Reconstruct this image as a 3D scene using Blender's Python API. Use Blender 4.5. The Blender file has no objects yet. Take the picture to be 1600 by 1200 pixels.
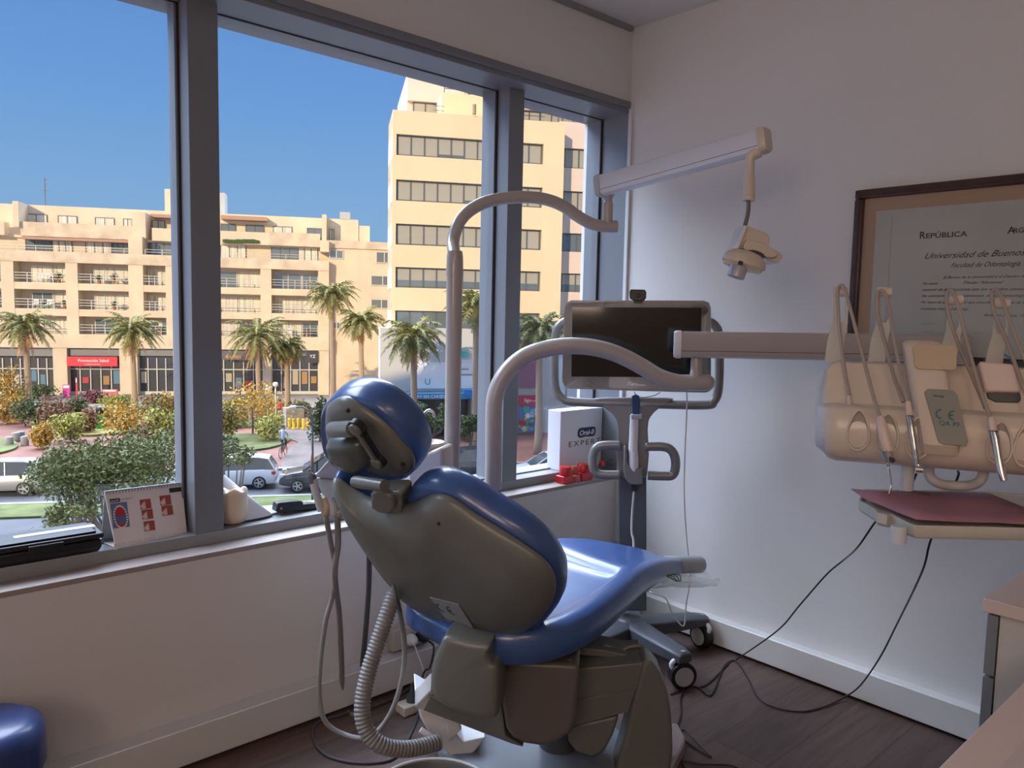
import bpy, bmesh, math, random
from mathutils import Vector, Matrix, Quaternion
PI = math.pi
sc = bpy.context.scene
COL = sc.collection

# ------------------------------------------------------------------ camera
YAW, PITCH, ROLL, FPX = math.radians(47.7236), math.radians(5.1271), math.radians(1.1953), 1214.5
CAM = Vector((-2.62, -2.175, 1.28))
_fw = Vector((math.cos(YAW)*math.cos(PITCH), math.sin(YAW)*math.cos(PITCH), -math.sin(PITCH)))
_r0 = Vector((math.sin(YAW), -math.cos(YAW), 0)); _u0 = _r0.cross(_fw)
_r = _r0*math.cos(ROLL) + _u0*math.sin(ROLL); _u = -_r0*math.sin(ROLL) + _u0*math.cos(ROLL)
cam_data = bpy.data.cameras.new('camera'); cam = bpy.data.objects.new('camera', cam_data); COL.objects.link(cam)
cam_data.sensor_width = 36; cam_data.lens = FPX/1600*36; cam_data.clip_start = .02; cam_data.clip_end = 600
m = Matrix((_r, _u, -_fw)).transposed().to_4x4(); m.translation = CAM
cam.matrix_world = m
sc.camera = cam

# ------------------------------------------------------------------ world: clear evening sky
FILL_GLOW = 7.5
SKY_FILL = (13.5, 15.0, 18.0)
w = bpy.data.worlds.new('sky'); sc.world = w; w.use_nodes = True
nt = w.node_tree; nt.nodes.clear()
tc = nt.nodes.new('ShaderNodeTexCoord'); sx = nt.nodes.new('ShaderNodeSeparateXYZ'); rp = nt.nodes.new('ShaderNodeValToRGB')
bg = nt.nodes.new('ShaderNodeBackground'); ow = nt.nodes.new('ShaderNodeOutputWorld')
nt.links.new(tc.outputs['Generated'], sx.inputs[0]); nt.links.new(sx.outputs['Z'], rp.inputs[0])
# bright glow added high over the square, out of view, to brighten the room
def _mth(op, a, b=None, c=None):
    q = nt.nodes.new('ShaderNodeMath'); q.operation = op
    for i, x in enumerate((a, b, c)):
        if x is None: continue
        if isinstance(x, (int, float)): q.inputs[i].default_value = x
        else: nt.links.new(x, q.inputs[i])
    return q.outputs[0]
def _ss(x, lo, hi):
    q = nt.nodes.new('ShaderNodeMapRange'); q.interpolation_type = 'SMOOTHSTEP'; q.inputs['From Min'].default_value = lo; q.inputs['From Max'].default_value = hi; nt.links.new(x, q.inputs['Value']); return q.outputs['Result']
sky_fill = _mth('MULTIPLY', _ss(sx.outputs['Z'], .42, .56), _ss(sx.outputs['Y'], -.05, .45))
mxc = nt.nodes.new('ShaderNodeMixRGB'); mxc.inputs[2].default_value = (*SKY_FILL, 1); nt.links.new(sky_fill, mxc.inputs[0]); nt.links.new(rp.outputs[0], mxc.inputs[1])
nt.links.new(mxc.outputs[0], bg.inputs[0]); nt.links.new(bg.outputs[0], ow.inputs[0])
cr = rp.color_ramp
cr.elements[0].position = 0; cr.elements[0].color = (.30,.46,.62,1)
cr.elements[1].position = 1; cr.elements[1].color = (.5,.7,1.1,1)
for p, c in ((.12,(.24,.44,.70)), (.24,(.165,.36,.71)), (.40,(.115,.27,.62)), (.56,(.3,.5,.9))):
    e = cr.elements.new(p); e.color = (*c, 1)
bg.inputs[1].default_value = 1.0

# ------------------------------------------------------------------ sun and an added fill lamp
UB = Vector((math.cos(math.radians(-29.6)), math.sin(math.radians(-29.6)), 0))   # along the far facades
NB = Vector((UB.y, -UB.x, 0))                                                    # facade normal towards us
SUN = (NB*math.cos(math.radians(30)) - UB*math.sin(math.radians(30))).normalized()
_el = math.radians(15)
SUN = SUN*math.cos(_el) + Vector((0,0,math.sin(_el)))
sl = bpy.data.lights.new('sun', 'SUN'); sl.energy = 4.6; sl.color = (1,.78,.50); sl.angle = math.radians(.6)
so = bpy.data.objects.new('sun', sl); COL.objects.link(so); so.rotation_euler = SUN.to_track_quat('Z','Y').to_euler()
so.location = (0,0,30)
def area(name, loc, size, energy, color, rot=(0,0,0)):
    l = bpy.data.lights.new(name, 'AREA'); l.shape = 'RECTANGLE'; l.size, l.size_y = size; l.energy = energy; l.color = color
    o = bpy.data.objects.new(name, l); COL.objects.link(o); o.location = loc; o.rotation_euler = rot
    return o
FILL_LAMPS = [(-3.3,-3.4,1.2,.6,9,(1,.74,.55))]
for lx, ly, sx_, sy_, en, lc in FILL_LAMPS: area('fill_panel_light', (lx, ly, 2.455), (sx_-.05,sy_-.05), en, lc)

sc.view_settings.view_transform = 'Standard'; sc.view_settings.look = 'None'
sc.view_settings.exposure = 0.0; sc.view_settings.gamma = 1.0; sc.view_settings.use_curve_mapping = False
sc.cycles.use_denoising = True
sc.cycles.max_bounces = 10; sc.cycles.diffuse_bounces = 6; sc.cycles.transparent_max_bounces = 16
sc.cycles.sample_clamp_indirect = 6

# ------------------------------------------------------------------ measuring helpers
def ray(x, y): return _fw + _r*((x-800)/FPX) - _u*((y-600)/FPX)
def at(x, y, t): return CAM + ray(x, y)*t                      # point at distance t along the view axis
def hit(x, y, ax, c):                                          # point on the plane  coordinate[ax] = c
    d = ray(x, y); return CAM + d*((c-CAM[ax])/d[ax])
def hitp(x, y, o, n):                                          # point on any plane
    d = ray(x, y); return CAM + d*((o-CAM).dot(n)/d.dot(n))

# ------------------------------------------------------------------ materials
_M = {}
def mat(name, col, rough=.5, metal=0, bump=0, bscale=60, var=0, vscale=4, spec=.5, coat=0, trans=0, alpha=1, emit=0, stretch=None, col2=None, sheen=0):
    if name in _M: return _M[name]
    ma = bpy.data.materials.new(name); ma.use_nodes = True; n = ma.node_tree; b = n.nodes['Principled BSDF']
    b.inputs['Base Color'].default_value = (*col, 1); b.inputs['Roughness'].default_value = rough; b.inputs['Metallic'].default_value = metal
    b.inputs['Specular IOR Level'].default_value = spec; b.inputs['Coat Weight'].default_value = coat; b.inputs['Coat Roughness'].default_value = .12
    if emit: b.inputs['Emission Color'].default_value = (*col, 1); b.inputs['Emission Strength'].default_value = emit
    if trans: b.inputs['Transmission Weight'].default_value = trans
    if alpha < 1: b.inputs['Alpha'].default_value = alpha
    if var or bump or col2:
        t = n.nodes.new('ShaderNodeTexCoord'); mp = n.nodes.new('ShaderNodeMapping'); n.links.new(t.outputs['Object'], mp.inputs[0])
        if stretch: mp.inputs['Scale'].default_value = stretch
    if var or col2:
        no = n.nodes.new('ShaderNodeTexNoise'); no.inputs['Scale'].default_value = vscale; no.inputs['Detail'].default_value = 5
        n.links.new(mp.outputs[0], no.inputs['Vector'])
        r = n.nodes.new('ShaderNodeValToRGB'); n.links.new(no.outputs['Fac'], r.inputs[0])
        a = [max(0, c*(1-var)) for c in col] if not col2 else col; z = [min(1, c*(1+var)) for c in col] if not col2 else col2
        r.color_ramp.elements[0].position = .35; r.color_ramp.elements[1].position = .65
        r.color_ramp.elements[0].color = (*a, 1); r.color_ramp.elements[1].color = (*z, 1)
        n.links.new(r.outputs[0], b.inputs['Base Color'])
    if bump:
        nb = n.nodes.new('ShaderNodeTexNoise'); nb.inputs['Scale'].default_value = bscale; nb.inputs['Detail'].default_value = 3
        n.links.new(mp.outputs[0], nb.inputs['Vector'])
        bu = n.nodes.new('ShaderNodeBump'); bu.inputs['Strength'].default_value = bump; bu.inputs['Distance'].default_value = .01
        n.links.new(nb.outputs['Fac'], bu.inputs['Height']); n.links.new(bu.outputs[0], b.inputs['Normal'])
    _M[name] = ma; return ma
def glass(name='clear_glass', tint=(.96,.98,1), refl=1.0):
    """a thin clear pane: mostly transmits, mirrors a little at grazing angles"""
    if name in _M: return _M[name]
    ma = bpy.data.materials.new(name); ma.use_nodes = True; n = ma.node_tree; n.nodes.clear()
    o = n.nodes.new('ShaderNodeOutputMaterial'); mx = n.nodes.new('ShaderNodeMixShader'); tr = n.nodes.new('ShaderNodeBsdfTransparent')
    g = n.nodes.new('ShaderNodeBsdfGlossy'); f = n.nodes.new('ShaderNodeFresnel'); mu = n.nodes.new('ShaderNodeMath'); mu.operation = 'MULTIPLY'
    tr.inputs[0].default_value = (*tint, 1); g.inputs['Roughness'].default_value = 0; f.inputs[0].default_value = 1.45; mu.inputs[1].default_value = refl
    ge = n.nodes.new('ShaderNodeNewGeometry'); iv = n.nodes.new('ShaderNodeMath'); iv.operation = 'SUBTRACT'; iv.inputs[0].default_value = refl; n.links.new(ge.outputs['Backfacing'], iv.inputs[1]); iv.use_clamp = True; n.links.new(iv.outputs[0], mu.inputs[1])
    n.links.new(f.outputs[0], mu.inputs[0]); n.links.new(mu.outputs[0], mx.inputs[0]); n.links.new(tr.outputs[0], mx.inputs[1]); n.links.new(g.outputs[0], mx.inputs[2])
    n.links.new(mx.outputs[0], o.inputs[0]); _M[name] = ma; return ma

# ------------------------------------------------------------------ mesh builder
def V(*a): return Vector(a)
def frame_from(t, up=None):
    t = t.normalized(); up = up or (V(0,0,1) if abs(t.z) < .9 else V(1,0,0))
    a = up.cross(t)
    if a.length < 1e-6: a = V(1,0,0).cross(t)
    a.normalize(); return a, t.cross(a)
class MB:
    def __init__(s): s.v = []; s.f = []; s.m = []; s.mi = 0
    def add(s, vs, fs):
        k = len(s.v); s.v += [Vector(v) for v in vs]; s.f += [tuple(i+k for i in f) for f in fs]; s.m += [s.mi]*len(fs); return s
    def quad(s, a, b, c, d): return s.add((a,b,c,d), ((0,1,2,3),))
    def box(s, lo, hi):
        x0,y0,z0 = lo; x1,y1,z1 = hi
        return s.add([(x0,y0,z0),(x1,y0,z0),(x1,y1,z0),(x0,y1,z0),(x0,y0,z1),(x1,y0,z1),(x1,y1,z1),(x0,y1,z1)],
                     [(0,3,2,1),(4,5,6,7),(0,1,5,4),(1,2,6,5),(2,3,7,6),(3,0,4,7)])
    def obox(s, o, ax, ay, az):                                  # box spanned by three edge vectors from corner o
        o, ax, ay, az = map(Vector, (o, ax, ay, az))
        p = [o, o+ax, o+ax+ay, o+ay]; p += [q+az for q in p]
        fs = [(0,3,2,1),(4,5,6,7),(0,1,5,4),(1,2,6,5),(2,3,7,6),(3,0,4,7)]
        if ax.cross(ay).dot(az) < 0: fs = [f[::-1] for f in fs]
        return s.add(p, fs)
    def loft(s, rings, cap0=True, cap1=True, closed=True):       # rings: lists of equal length
        n = len(rings[0]); vs = [p for r in rings for p in r]; fs = []
        for i in range(len(rings)-1):
            for j in range(n if closed else n-1):
                a, b = i*n+j, i*n+(j+1)%n; fs.append((a, b, b+n, a+n))
        if cap0: fs.append(tuple(range(n))[::-1])
        if cap1: fs.append(tuple(range((len(rings)-1)*n, len(rings)*n)))
        return s.add(vs, fs)
    def tube(s, pts, r, seg=12, cap=True, flat=1.0, up=None):    # r: number or list
        pts = [Vector(p) for p in pts]; n = len(pts); rr = r if isinstance(r, (list, tuple)) else [r]*n
        tang = [((pts[min(i+1,n-1)]-pts[max(i-1,0)]).normalized()) for i in range(n)]
        a, b = frame_from(tang[0], up); rings = []
        for i in range(n):
            if i:
                q = tang[i-1].rotation_difference(tang[i]); a = q @ a; b = q @ b
            rings.append([pts[i] + (a*math.cos(2*PI*k/seg) + b*math.sin(2*PI*k/seg)*flat)*rr[i] for k in range(seg)])
        return s.loft(rings, cap, cap)
    def cyl(s, p0, p1, r0, r1=None, seg=20): return s.tube([p0, p1], [r0, r0 if r1 is None else r1], seg)
    def lathe(s, o, prof, seg=28, axis=(0,0,1), cap=True, sx=1, sy=1):     # prof [(radius, height)]
        o = Vector(o); t = Vector(axis).normalized(); a, b = frame_from(t)
        rings = [[o + t*h + (a*math.cos(2*PI*k/seg)*sx + b*math.sin(2*PI*k/seg)*sy)*max(r,1e-5) for k in range(seg)] for r, h in prof]
        return s.loft(rings, cap, cap)
    def ball(s, o, r, seg=16, sc3=(1,1,1)):
        n = seg//2; o = Vector(o)
        rings = [[o + V(math.sin(PI*i/n)*math.cos(2*PI*k/seg)*sc3[0], math.sin(PI*i/n)*math.sin(2*PI*k/seg)*sc3[1], -math.cos(PI*i/n)*sc3[2])*r for k in range(seg)] for i in range(1, n)]
        return s.loft(rings)
    def prism(s, pts, d):                                        # planar outline (3-D points) extruded by vector d
        pts = [Vector(p) for p in pts]; d = Vector(d); n = len(pts)
        nn = V(0,0,0)
        for i in range(n): nn += pts[i].cross(pts[(i+1)%n])
        if nn.dot(d) < 0: pts = pts[::-1]
        return s.loft([pts, [p+d for p in pts]])
    def pillow(s, pts, nrm, prof):                               # outline lofted inward: prof [(scale about centroid, height along nrm)]
        pts = [Vector(p) for p in pts]; c = sum(pts, V(0,0,0))/len(pts); nrm = Vector(nrm).normalized()
        nn = V(0,0,0)
        for i in range(len(pts)): nn += (pts[i]-c).cross(pts[(i+1)%len(pts)]-c)
        if nn.dot(nrm)*(prof[-1][1]-prof[0][1]) < 0: pts = pts[::-1]
        return s.loft([[c+(p-c)*k+nrm*h for p in pts] for k, h in prof])
    def build(s, name, ma, parent=None, smooth=False, bevel=0, bseg=2, sub=0, auto=None, mats=None):
        me = bpy.data.meshes.new(name); off = parent.location.copy() if parent else V(0,0,0)
        p = parent.parent if parent else None
        while p: off += p.location; p = p.parent
        if parent is not None and parent.type == 'MESH' and False: pass
        me.from_pydata([v-off for v in s.v], [], s.f)
        for x in (mats or [ma]): me.materials.append(x)
        if mats: me.polygons.foreach_set('material_index', s.m)
        me.validate(); me.update()
        o = bpy.data.objects.new(name, me); COL.objects.link(o)
        if parent: o.parent = parent
        if smooth or auto is not None: me.polygons.foreach_set('use_smooth', [True]*len(me.polygons))
        if auto is not None: me.set_sharp_from_angle(angle=math.radians(auto))
        if sub:
            md = o.modifiers.new('sub', 'SUBSURF'); md.levels = md.render_levels = sub
        if bevel:
            md = o.modifiers.new('bevel', 'BEVEL'); md.width = bevel; md.segments = bseg; md.limit_method = 'ANGLE'; md.angle_limit = math.radians(40)
            if not smooth and auto is None:
                me.polygons.foreach_set('use_smooth', [True]*len(me.polygons)); me.set_sharp_from_angle(angle=math.radians(40))
            md.harden_normals = False
        return o
def thing(name, label, cat, loc=(0,0,0), group=None):
    o = bpy.data.objects.new(name, None); COL.objects.link(o); o.location = loc; o.empty_display_size = .05
    o['label'] = label; o['category'] = cat
    if group: o['group'] = group
    return o
def tag(o, label, cat, group=None, kind=None):
    o['label'] = label; o['category'] = cat
    if group: o['group'] = group
    if kind: o['kind'] = kind
    return o
def struct(o): o['kind'] = 'structure'; return o
def copy_tree(o, parent=None):
    c = o.copy(); COL.objects.link(c)
    if parent: c.parent = parent
    for ch in [x for x in o.children]: copy_tree(ch, c)
    return c
def ring(mb, p, r, t, nrm=(0,0,1), seg=24, ts=8): 
    p = Vector(p); a, b = frame_from(Vector(nrm)); rings = []
    for i in range(seg+1):
        th = 2*PI*i/seg; d = a*math.cos(th)+b*math.sin(th); rings.append([p+d*(r+t*math.cos(2*PI*k/ts))+Vector(nrm).normalized()*t*math.sin(2*PI*k/ts) for k in range(ts)])
    return mb.loft(rings, False, False)
def smooth_path(pts, n=8):                                       # Catmull-Rom
    pts = [Vector(p) for p in pts]; q = [pts[0]*2-pts[1]] + pts + [pts[-1]*2-pts[-2]]; out = []
    for i in range(1, len(q)-2):
        for k in range(n):
            t = k/n; a,b,c,d = q[i-1],q[i],q[i+1],q[i+2]
            out.append(.5*((2*b)+(c-a)*t+(2*a-5*b+4*c-d)*t*t+(3*b-a-3*c+d)*t*t*t))
    out.append(pts[-1]); return out
def smooth_loop(pts, n=6):
    pts = [Vector(p) for p in pts]; L = len(pts); out = []
    for i in range(L):
        a,b,c,d = pts[i-1],pts[i],pts[(i+1)%L],pts[(i+2)%L]
        for k in range(n):
            t = k/n; out.append(.5*((2*b)+(c-a)*t+(2*a-5*b+4*c-d)*t*t+(3*b-a-3*c+d)*t*t*t))
    return out
def lettering(name, txt, o, ux, uz, size, ma, parent, shear=0, align='LEFT', depth=.0004, spacing=1.0, bold=0, sx=1.0):
    """raised lettering: text mesh laid on the plane ux/uz with its baseline starting at o"""
    cu = bpy.data.curves.new(name, 'FONT'); cu.body = txt; cu.size = size; cu.shear = shear; cu.align_x = align; cu.extrude = depth; cu.space_character = spacing; cu.offset = bold; cu.resolution_u = 3
    t = bpy.data.objects.new(name, cu); COL.objects.link(t); bpy.context.view_layer.update()
    me = bpy.data.meshes.new_from_object(t.evaluated_get(bpy.context.evaluated_depsgraph_get())); bpy.data.objects.remove(t); bpy.data.curves.remove(cu)
    ux = Vector(ux).normalized(); uz = Vector(uz).normalized(); un = ux.cross(uz)
    M = Matrix((ux*sx, uz, un)).transposed().to_4x4(); off = V(0,0,0); p = parent
    while p: off += p.location; p = p.parent
    M.translation = Vector(o)-off; me.transform(M); me.materials.clear(); me.materials.append(ma)
    ob = bpy.data.objects.new(name, me); COL.objects.link(ob)
    if parent: ob.parent = parent
    return ob

# ================================================================== THE ROOM
CEIL = 2.48; SILL = .62; GLY = .185
wall_m = mat('white_wall_paint', (.66,.655,.65), .55, bump=.05, bscale=220, spec=.35)
wallw_m = mat('warm_white_wall_paint', (.62,.595,.575), .5, bump=.05, bscale=220, spec=.35)
ceil_m = mat('ceiling_plaster', (.62,.62,.62), .9, bump=.3, bscale=300)
alu_m = mat('grey_aluminium', (.20,.215,.24), .38, .25)
alud_m = mat('dark_gasket', (.02,.02,.022), .6)
base_m = mat('white_gloss_trim', (.60,.59,.575), .35)
frame_w = mat('white_frame_lacquer', (.62,.63,.64), .3)
# wood-look floor
fm = bpy.data.materials.new('grey_brown_wood_floor'); fm.use_nodes = True; n = fm.node_tree; b = n.nodes['Principled BSDF']; b.inputs['Roughness'].default_value = .5
t = n.nodes.new('ShaderNodeTexCoord'); br = n.nodes.new('ShaderNodeTexBrick'); n.links.new(t.outputs['Object'], br.inputs['Vector'])
br.inputs['Scale'].default_value = 1; br.inputs['Brick Width'].default_value = 1.25; br.inputs['Row Height'].default_value = .185; br.inputs['Mortar Size'].default_value = .0015; br.inputs['Mortar Smooth'].default_value = .2
br.inputs['Color1'].default_value = (.115,.066,.052,1); br.inputs['Color2'].default_value = (.070,.044,.037,1); br.inputs['Mortar'].default_value = (.025,.02,.018,1)
mp = n.nodes.new('ShaderNodeMapping'); mp.inputs['Scale'].default_value = (1.3, 13, 1); n.links.new(t.outputs['Object'], mp.inputs[0])
no = n.nodes.new('ShaderNodeTexNoise'); no.inputs['Scale'].default_value = 3; no.inputs['Detail'].default_value = 8; no.inputs['Distortion'].default_value = .6; n.links.new(mp.outputs[0], no.inputs['Vector'])
mx = n.nodes.new('ShaderNodeMixRGB'); mx.blend_type = 'OVERLAY'; mx.inputs[0].default_value = .75; n.links.new(br.outputs['Color'], mx.inputs[1]); n.links.new(no.outputs['Fac'], mx.inputs[2]); n.links.new(mx.outputs[0], b.inputs['Base Color'])

def sbox(name, lo, hi, ma, bevel=0): return struct(MB().box(lo, hi).build(name, ma, bevel=bevel))
sbox('floor', (-4.5,-4.8,-.12), (.2,.0,0), fm)
sbox('ceiling', (-4.5,-4.8,CEIL), (.2,.26,CEIL+.12), ceil_m)
sbox('wall_right', (0,-4.8,0), (.2,.26,CEIL), wall_m)
sbox('wall_back', (-4.5,-4.8,0), (0,-4.6,CEIL), wallw_m)
WLa, WLb, WLz0, WLz1 = -3.15, -1.95, 1.30, 2.15                    # window added in the unseen left wall, its blind glowing as warm fill
lw = MB()
for lo, hi in (((-4.5,-4.6,0),(-4.3,.26,WLz0)), ((-4.5,-4.6,WLz1),(-4.3,.26,CEIL)), ((-4.5,-4.6,WLz0),(-4.3,WLa,WLz1)), ((-4.5,WLb,WLz0),(-4.3,.26,WLz1))): lw.box(lo, hi)
struct(lw.build('wall_left', wallw_m))
lf = MB()
for lo, hi in (((-4.36,WLa,WLz0),(-4.29,WLa+.04,WLz1)), ((-4.36,WLb-.04,WLz0),(-4.29,WLb,WLz1)), ((-4.36,WLa,WLz0),(-4.29,WLb,WLz0+.04)), ((-4.36,WLa,WLz1-.04),(-4.29,WLb,WLz1))): lf.box(lo, hi)
lwo = struct(lf.build('window_6', frame_w, bevel=.002))
MB().box((-4.35,WLa+.04,WLz0+.04),(-4.345,WLb-.04,WLz1-.04)).build('glowing_fill_blind', mat('glowing_fill_blind', (1,.75,.60), .7, emit=FILL_GLOW), lwo)
sbox('wall_window_lower', (-4.3,0,-.12), (0,.26,.583), wallw_m)
sbox('wall_window_upper', (-4.3,0,2.172), (0,.26,CEIL), wall_m)
sbox('trim_1', (-4.3,.08,.583), (0,.26,SILL), mat('grey_sill_enamel', (.24,.245,.25), .35), .002)
sbox('trim_11', (-4.3,-.002,.570), (-.002,.08,.585), mat('darkened_ledge_paint', (.30,.255,.235), .5), .002)                    # sill ledge, its colour darkened to offset the strong light falling on it
h = MB(); h.box((-4.3,-.012,2.150), (0,.02,2.178)); h.box((-4.3,.0,2.132), (0,.26,2.160)); struct(h.build('trim_2', alu_m, bevel=.002))
# mullions between the panes
MX = [(-1.805,-1.72), (-.612,-.535), (-2.998,-2.913)]
for i, (a, c) in enumerate(MX): sbox('trim_%d' % (i+3), (a,.08,SILL), (c,.24,2.14), alu_m, .002)
j = MB(); j.box((-.004,.0,SILL-.03), (0,.24,2.14)); struct(j.build('trim_8', alu_m, bevel=.002))
cd = MB(); cd.box((-.012,-.018,.115), (0,0,2.178)); struct(cd.build('trim_9', frame_w, bevel=.002))          # narrow duct in the corner
xs = sorted([c for m_ in MX for c in m_] + [-4.3, -.004]); n_ = 0
for k in range(0, len(xs), 2):
    a, c = xs[k], xs[k+1]; n_ += 1
    f = MB(); t_ = .012
    for lo, hi in (((a,.15,SILL),(a+t_,.2,2.14)), ((c-t_,.15,SILL),(c,.2,2.14)), ((a,.15,SILL),(c,.2,SILL+.006)), ((a,.15,2.128),(c,.2,2.14))): f.box(lo, hi)
    wo = struct(f.build('window_%d' % n_, alu_m))
    g = MB()
    for lo, hi in (((a,.146,SILL),(a+.006,.152,2.135)), ((c-.006,.146,SILL),(c,.152,2.135)), ((a,.146,2.130),(c,.152,2.135))): g.box(lo, hi)
    g.build('gasket', alud_m, wo)
    MB().box((a+.004,.178,SILL+.003), (c-.004,.186,2.136)).build('pane', glass(), wo)
# skirting ducts
s_ = MB().box((-4.3,-.061,.012), (-.045,0,.118)); struct(s_.build('baseboard_window', base_m, bevel=.003))
s_ = MB().box((-.045,-4.6,.012), (0,0,.110)); struct(s_.build('baseboard_right', base_m, bevel=.003))
# ceiling shadow joint along the window wall
struct(MB().box((-4.3,-.02,2.462), (-.02,.0,CEIL)).build('trim_10', mat('grey_cornice', (.25,.26,.26), .8)))
# fill panel added on the ceiling, out of view behind the viewer
for i, (lx, ly, a_, c_, en, lc) in enumerate(FILL_LAMPS):
    t_ = thing('fill_light_panel', 'long warm fill panel added on the ceiling behind the desk', 'ceiling light', (lx, ly, 2.48)); a_ /= 2; c_ /= 2
    f = MB()
    for lo, hi in (((lx-a_-.02,ly-c_-.02,2.456),(lx+a_+.02,ly-c_,2.48)), ((lx-a_-.02,ly+c_,2.456),(lx+a_+.02,ly+c_+.02,2.48)), ((lx-a_-.02,ly-c_,2.456),(lx-a_,ly+c_,2.48)), ((lx+a_,ly-c_,2.456),(lx+a_+.02,ly+c_,2.48))): f.box(lo, hi)
    f.build('frame', frame_w, t_); MB().box((lx-a_,ly-c_,2.462),(lx+a_,ly+c_,2.478)).build('diffuser', mat('fill_diffuser_%d' % i, lc, .6, emit=4), t_)
# the rest of the building we stand in (shades the street below)
GZ = -7.8
ext_m = mat('outer_render', (.55,.52,.47), .9)
sbox('wall_upper_storeys', (-58,-14,CEIL+.13), (14,.26,20), ext_m)
sbox('wall_lower_storeys', (-58,-14,GZ), (14,.26,-.13), ext_m)
sbox('wall_beside_right', (.21,-14,-.13), (14,.26,CEIL+.13), ext_m)
sbox('wall_beside_left', (-58,-14,-.13), (-4.51,.26,CEIL+.13), ext_m)
sbox('wall_behind', (-4.51,-14,-.13), (.21,-4.81,CEIL+.13), ext_m)

# ================================================================== THE SQUARE OUTSIDE
rnd = random.Random(7)
class Facade:
    def __init__(s, px, D): s.o = at(px, 500, D); s.o.z = 0
    def uz(s, px, py, d=0):
        p = hitp(px, py, s.o+NB*d, NB) - s.o; return p.dot(UB), p.z
    def p(s, u, z, d=0): return s.o + UB*u + V(0,0,z) + NB*d
    def box(s, mb, u0, z0, u1, z1, d0, d1):                      # d1 nearer to us than d0
        mb.obox(s.p(u0, z0, d0), UB*(u1-u0), NB*(d1-d0), V(0,0,z1-z0)); return mb
    def bx(s, mb, px0, py0, px1, py1, d0, d1, ref=None):         # corners read at depth d1 (top-left, bottom-right)
        r = d1 if ref is None else ref
        u0, z1 = s.uz(px0, py0, r); u1, _ = s.uz(px1, py0, r); _, z0 = s.uz(px0, py1, r)
        return s.box(mb, u0, min(z0,z1), u1, max(z0,z1), d0, d1)
cream = mat('cream_render', (.63,.52,.38), .9, var=.07, vscale=.5)
stain = mat('weathered_cream_render', (.58,.47,.35), .9, var=.16, vscale=.8)
yellow = mat('pale_yellow_render', (.69,.54,.34), .9, var=.03, vscale=.3)
pinkr = mat('pinkish_render', (.66,.52,.43), .9, var=.04, vscale=.3)
bglass = mat('dark_window_glass', (.12,.14,.15), .12, spec=.8)
curt = mat('pale_curtain', (.62,.58,.50), .8, var=.25, vscale=6, stretch=(1,1,.02))
blind = mat('beige_roller_blind', (.34,.31,.25), .55)
dkfr = mat('dark_window_frame', (.10,.10,.10), .5)
ltfr = mat('light_window_frame', (.55,.54,.5), .5)
rail_m = mat('grey_railing', (.42,.42,.42), .5, .4)

# ---- ground
gm = bpy.data.materials.new('asphalt_and_paving'); 
asph = mat('grey_asphalt', (.085,.085,.095), .9, var=.12, vscale=.7)
brick = mat('red_brick_paving', (.20,.085,.060), .9, var=.16, vscale=.6)
grass = mat('lawn_green', (.095,.115,.03), .95, var=.3, vscale=.9)
kerb_m = mat('kerb_concrete', (.26,.25,.235), .9)
struct(MB().box((-150,.3,GZ-.3), (190,220,GZ)).build('floor_ground', brick))
GO = hit(390, 765, 2, GZ)                                          # point on the street line; the street runs parallel to the far facades
def road(name, t0, t1, ma, z=.02):
    k = -NB; a = GO + k*(t0-40.1); c = GO + k*(t1-40.1); o = a - UB*150; o.z = GZ-.2
    return struct(MB().obox(o, UB*330, k*(t1-t0), V(0,0,.2+z)).build(name, ma))
road('floor_street', 38.2, 44.6, asph, .03); road('floor_parking', 6, 35.6, asph, .03)
road('trim_13', 44.6, 45.0, kerb_m, .16); road('trim_12', 37.9, 38.2, kerb_m, .14)
road('floor_verge', 35.6, 37.9, grass, .12)
def patch(name, pts, ma, z, n=4):                                # ground patch outlined on the square, read from the photograph
    P = smooth_loop([hit(x, y, 2, GZ) for x, y in pts], n); mb = MB(); mb.prism([V(p.x,p.y,GZ+.01) for p in P], V(0,0,z)); return struct(mb.build(name, ma))
patch('floor_lawn_round', [(300,735),(345,712),(420,702),(453,690),(440,683),(400,680),(345,681),(290,690)], grass, .12)
patch('floor_lawn_back', [(350,668),(420,668),(470,662),(455,652),(380,655),(300,660)], grass, .12)
patch('floor_lawn_palms', [(500,672),(560,668),(560,650),(500,650)], grass, .12)
patch('floor_lawn_left', [(-60,690),(10,688),(28,700),(-10,712),(-80,720)], grass, .12)
patch('floor_bed', [(60,676),(150,682),(262,664),(262,642),(150,640),(60,655)], mat('planting_bed_grass', (.30,.28,.08), .95, var=.35, vscale=1.2), .14)
patch('floor_path', [(440,735),(520,742),(560,700),(500,672),(440,668),(400,674),(462,690),(455,700)], mat('grey_brick_path', (.15,.115,.10), .9, var=.12, vscale=1), .05)
road('floor_forecourt', 74, 200, mat('pale_forecourt_paving', (.26,.215,.175), .9, var=.1, vscale=.5), .04)

# ---- long apartment block with terraces
F1 = Facade(300, 80)
b1 = thing('apartment_building', 'long cream apartment block with stepped terraces and balcony openings across the square', 'building', F1.p(0, GZ))
wl = MB(); st = MB()
u_l, _ = F1.uz(-160, 500); u_r, _ = F1.uz(514, 500)
ZA = [F1.uz(60, y)[1] for y in (409,441,452,482,493,521,543)]
ztop2 = F1.uz(60,392)[1]; GZf = GZ
ops = [(-75,2),(22,103),(122,201),(224,259),(300,407),(424,497)]
U = [(F1.uz(a,450)[0], F1.uz(c,450)[0]) for a, c in ops]
DR = -1.7
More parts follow.
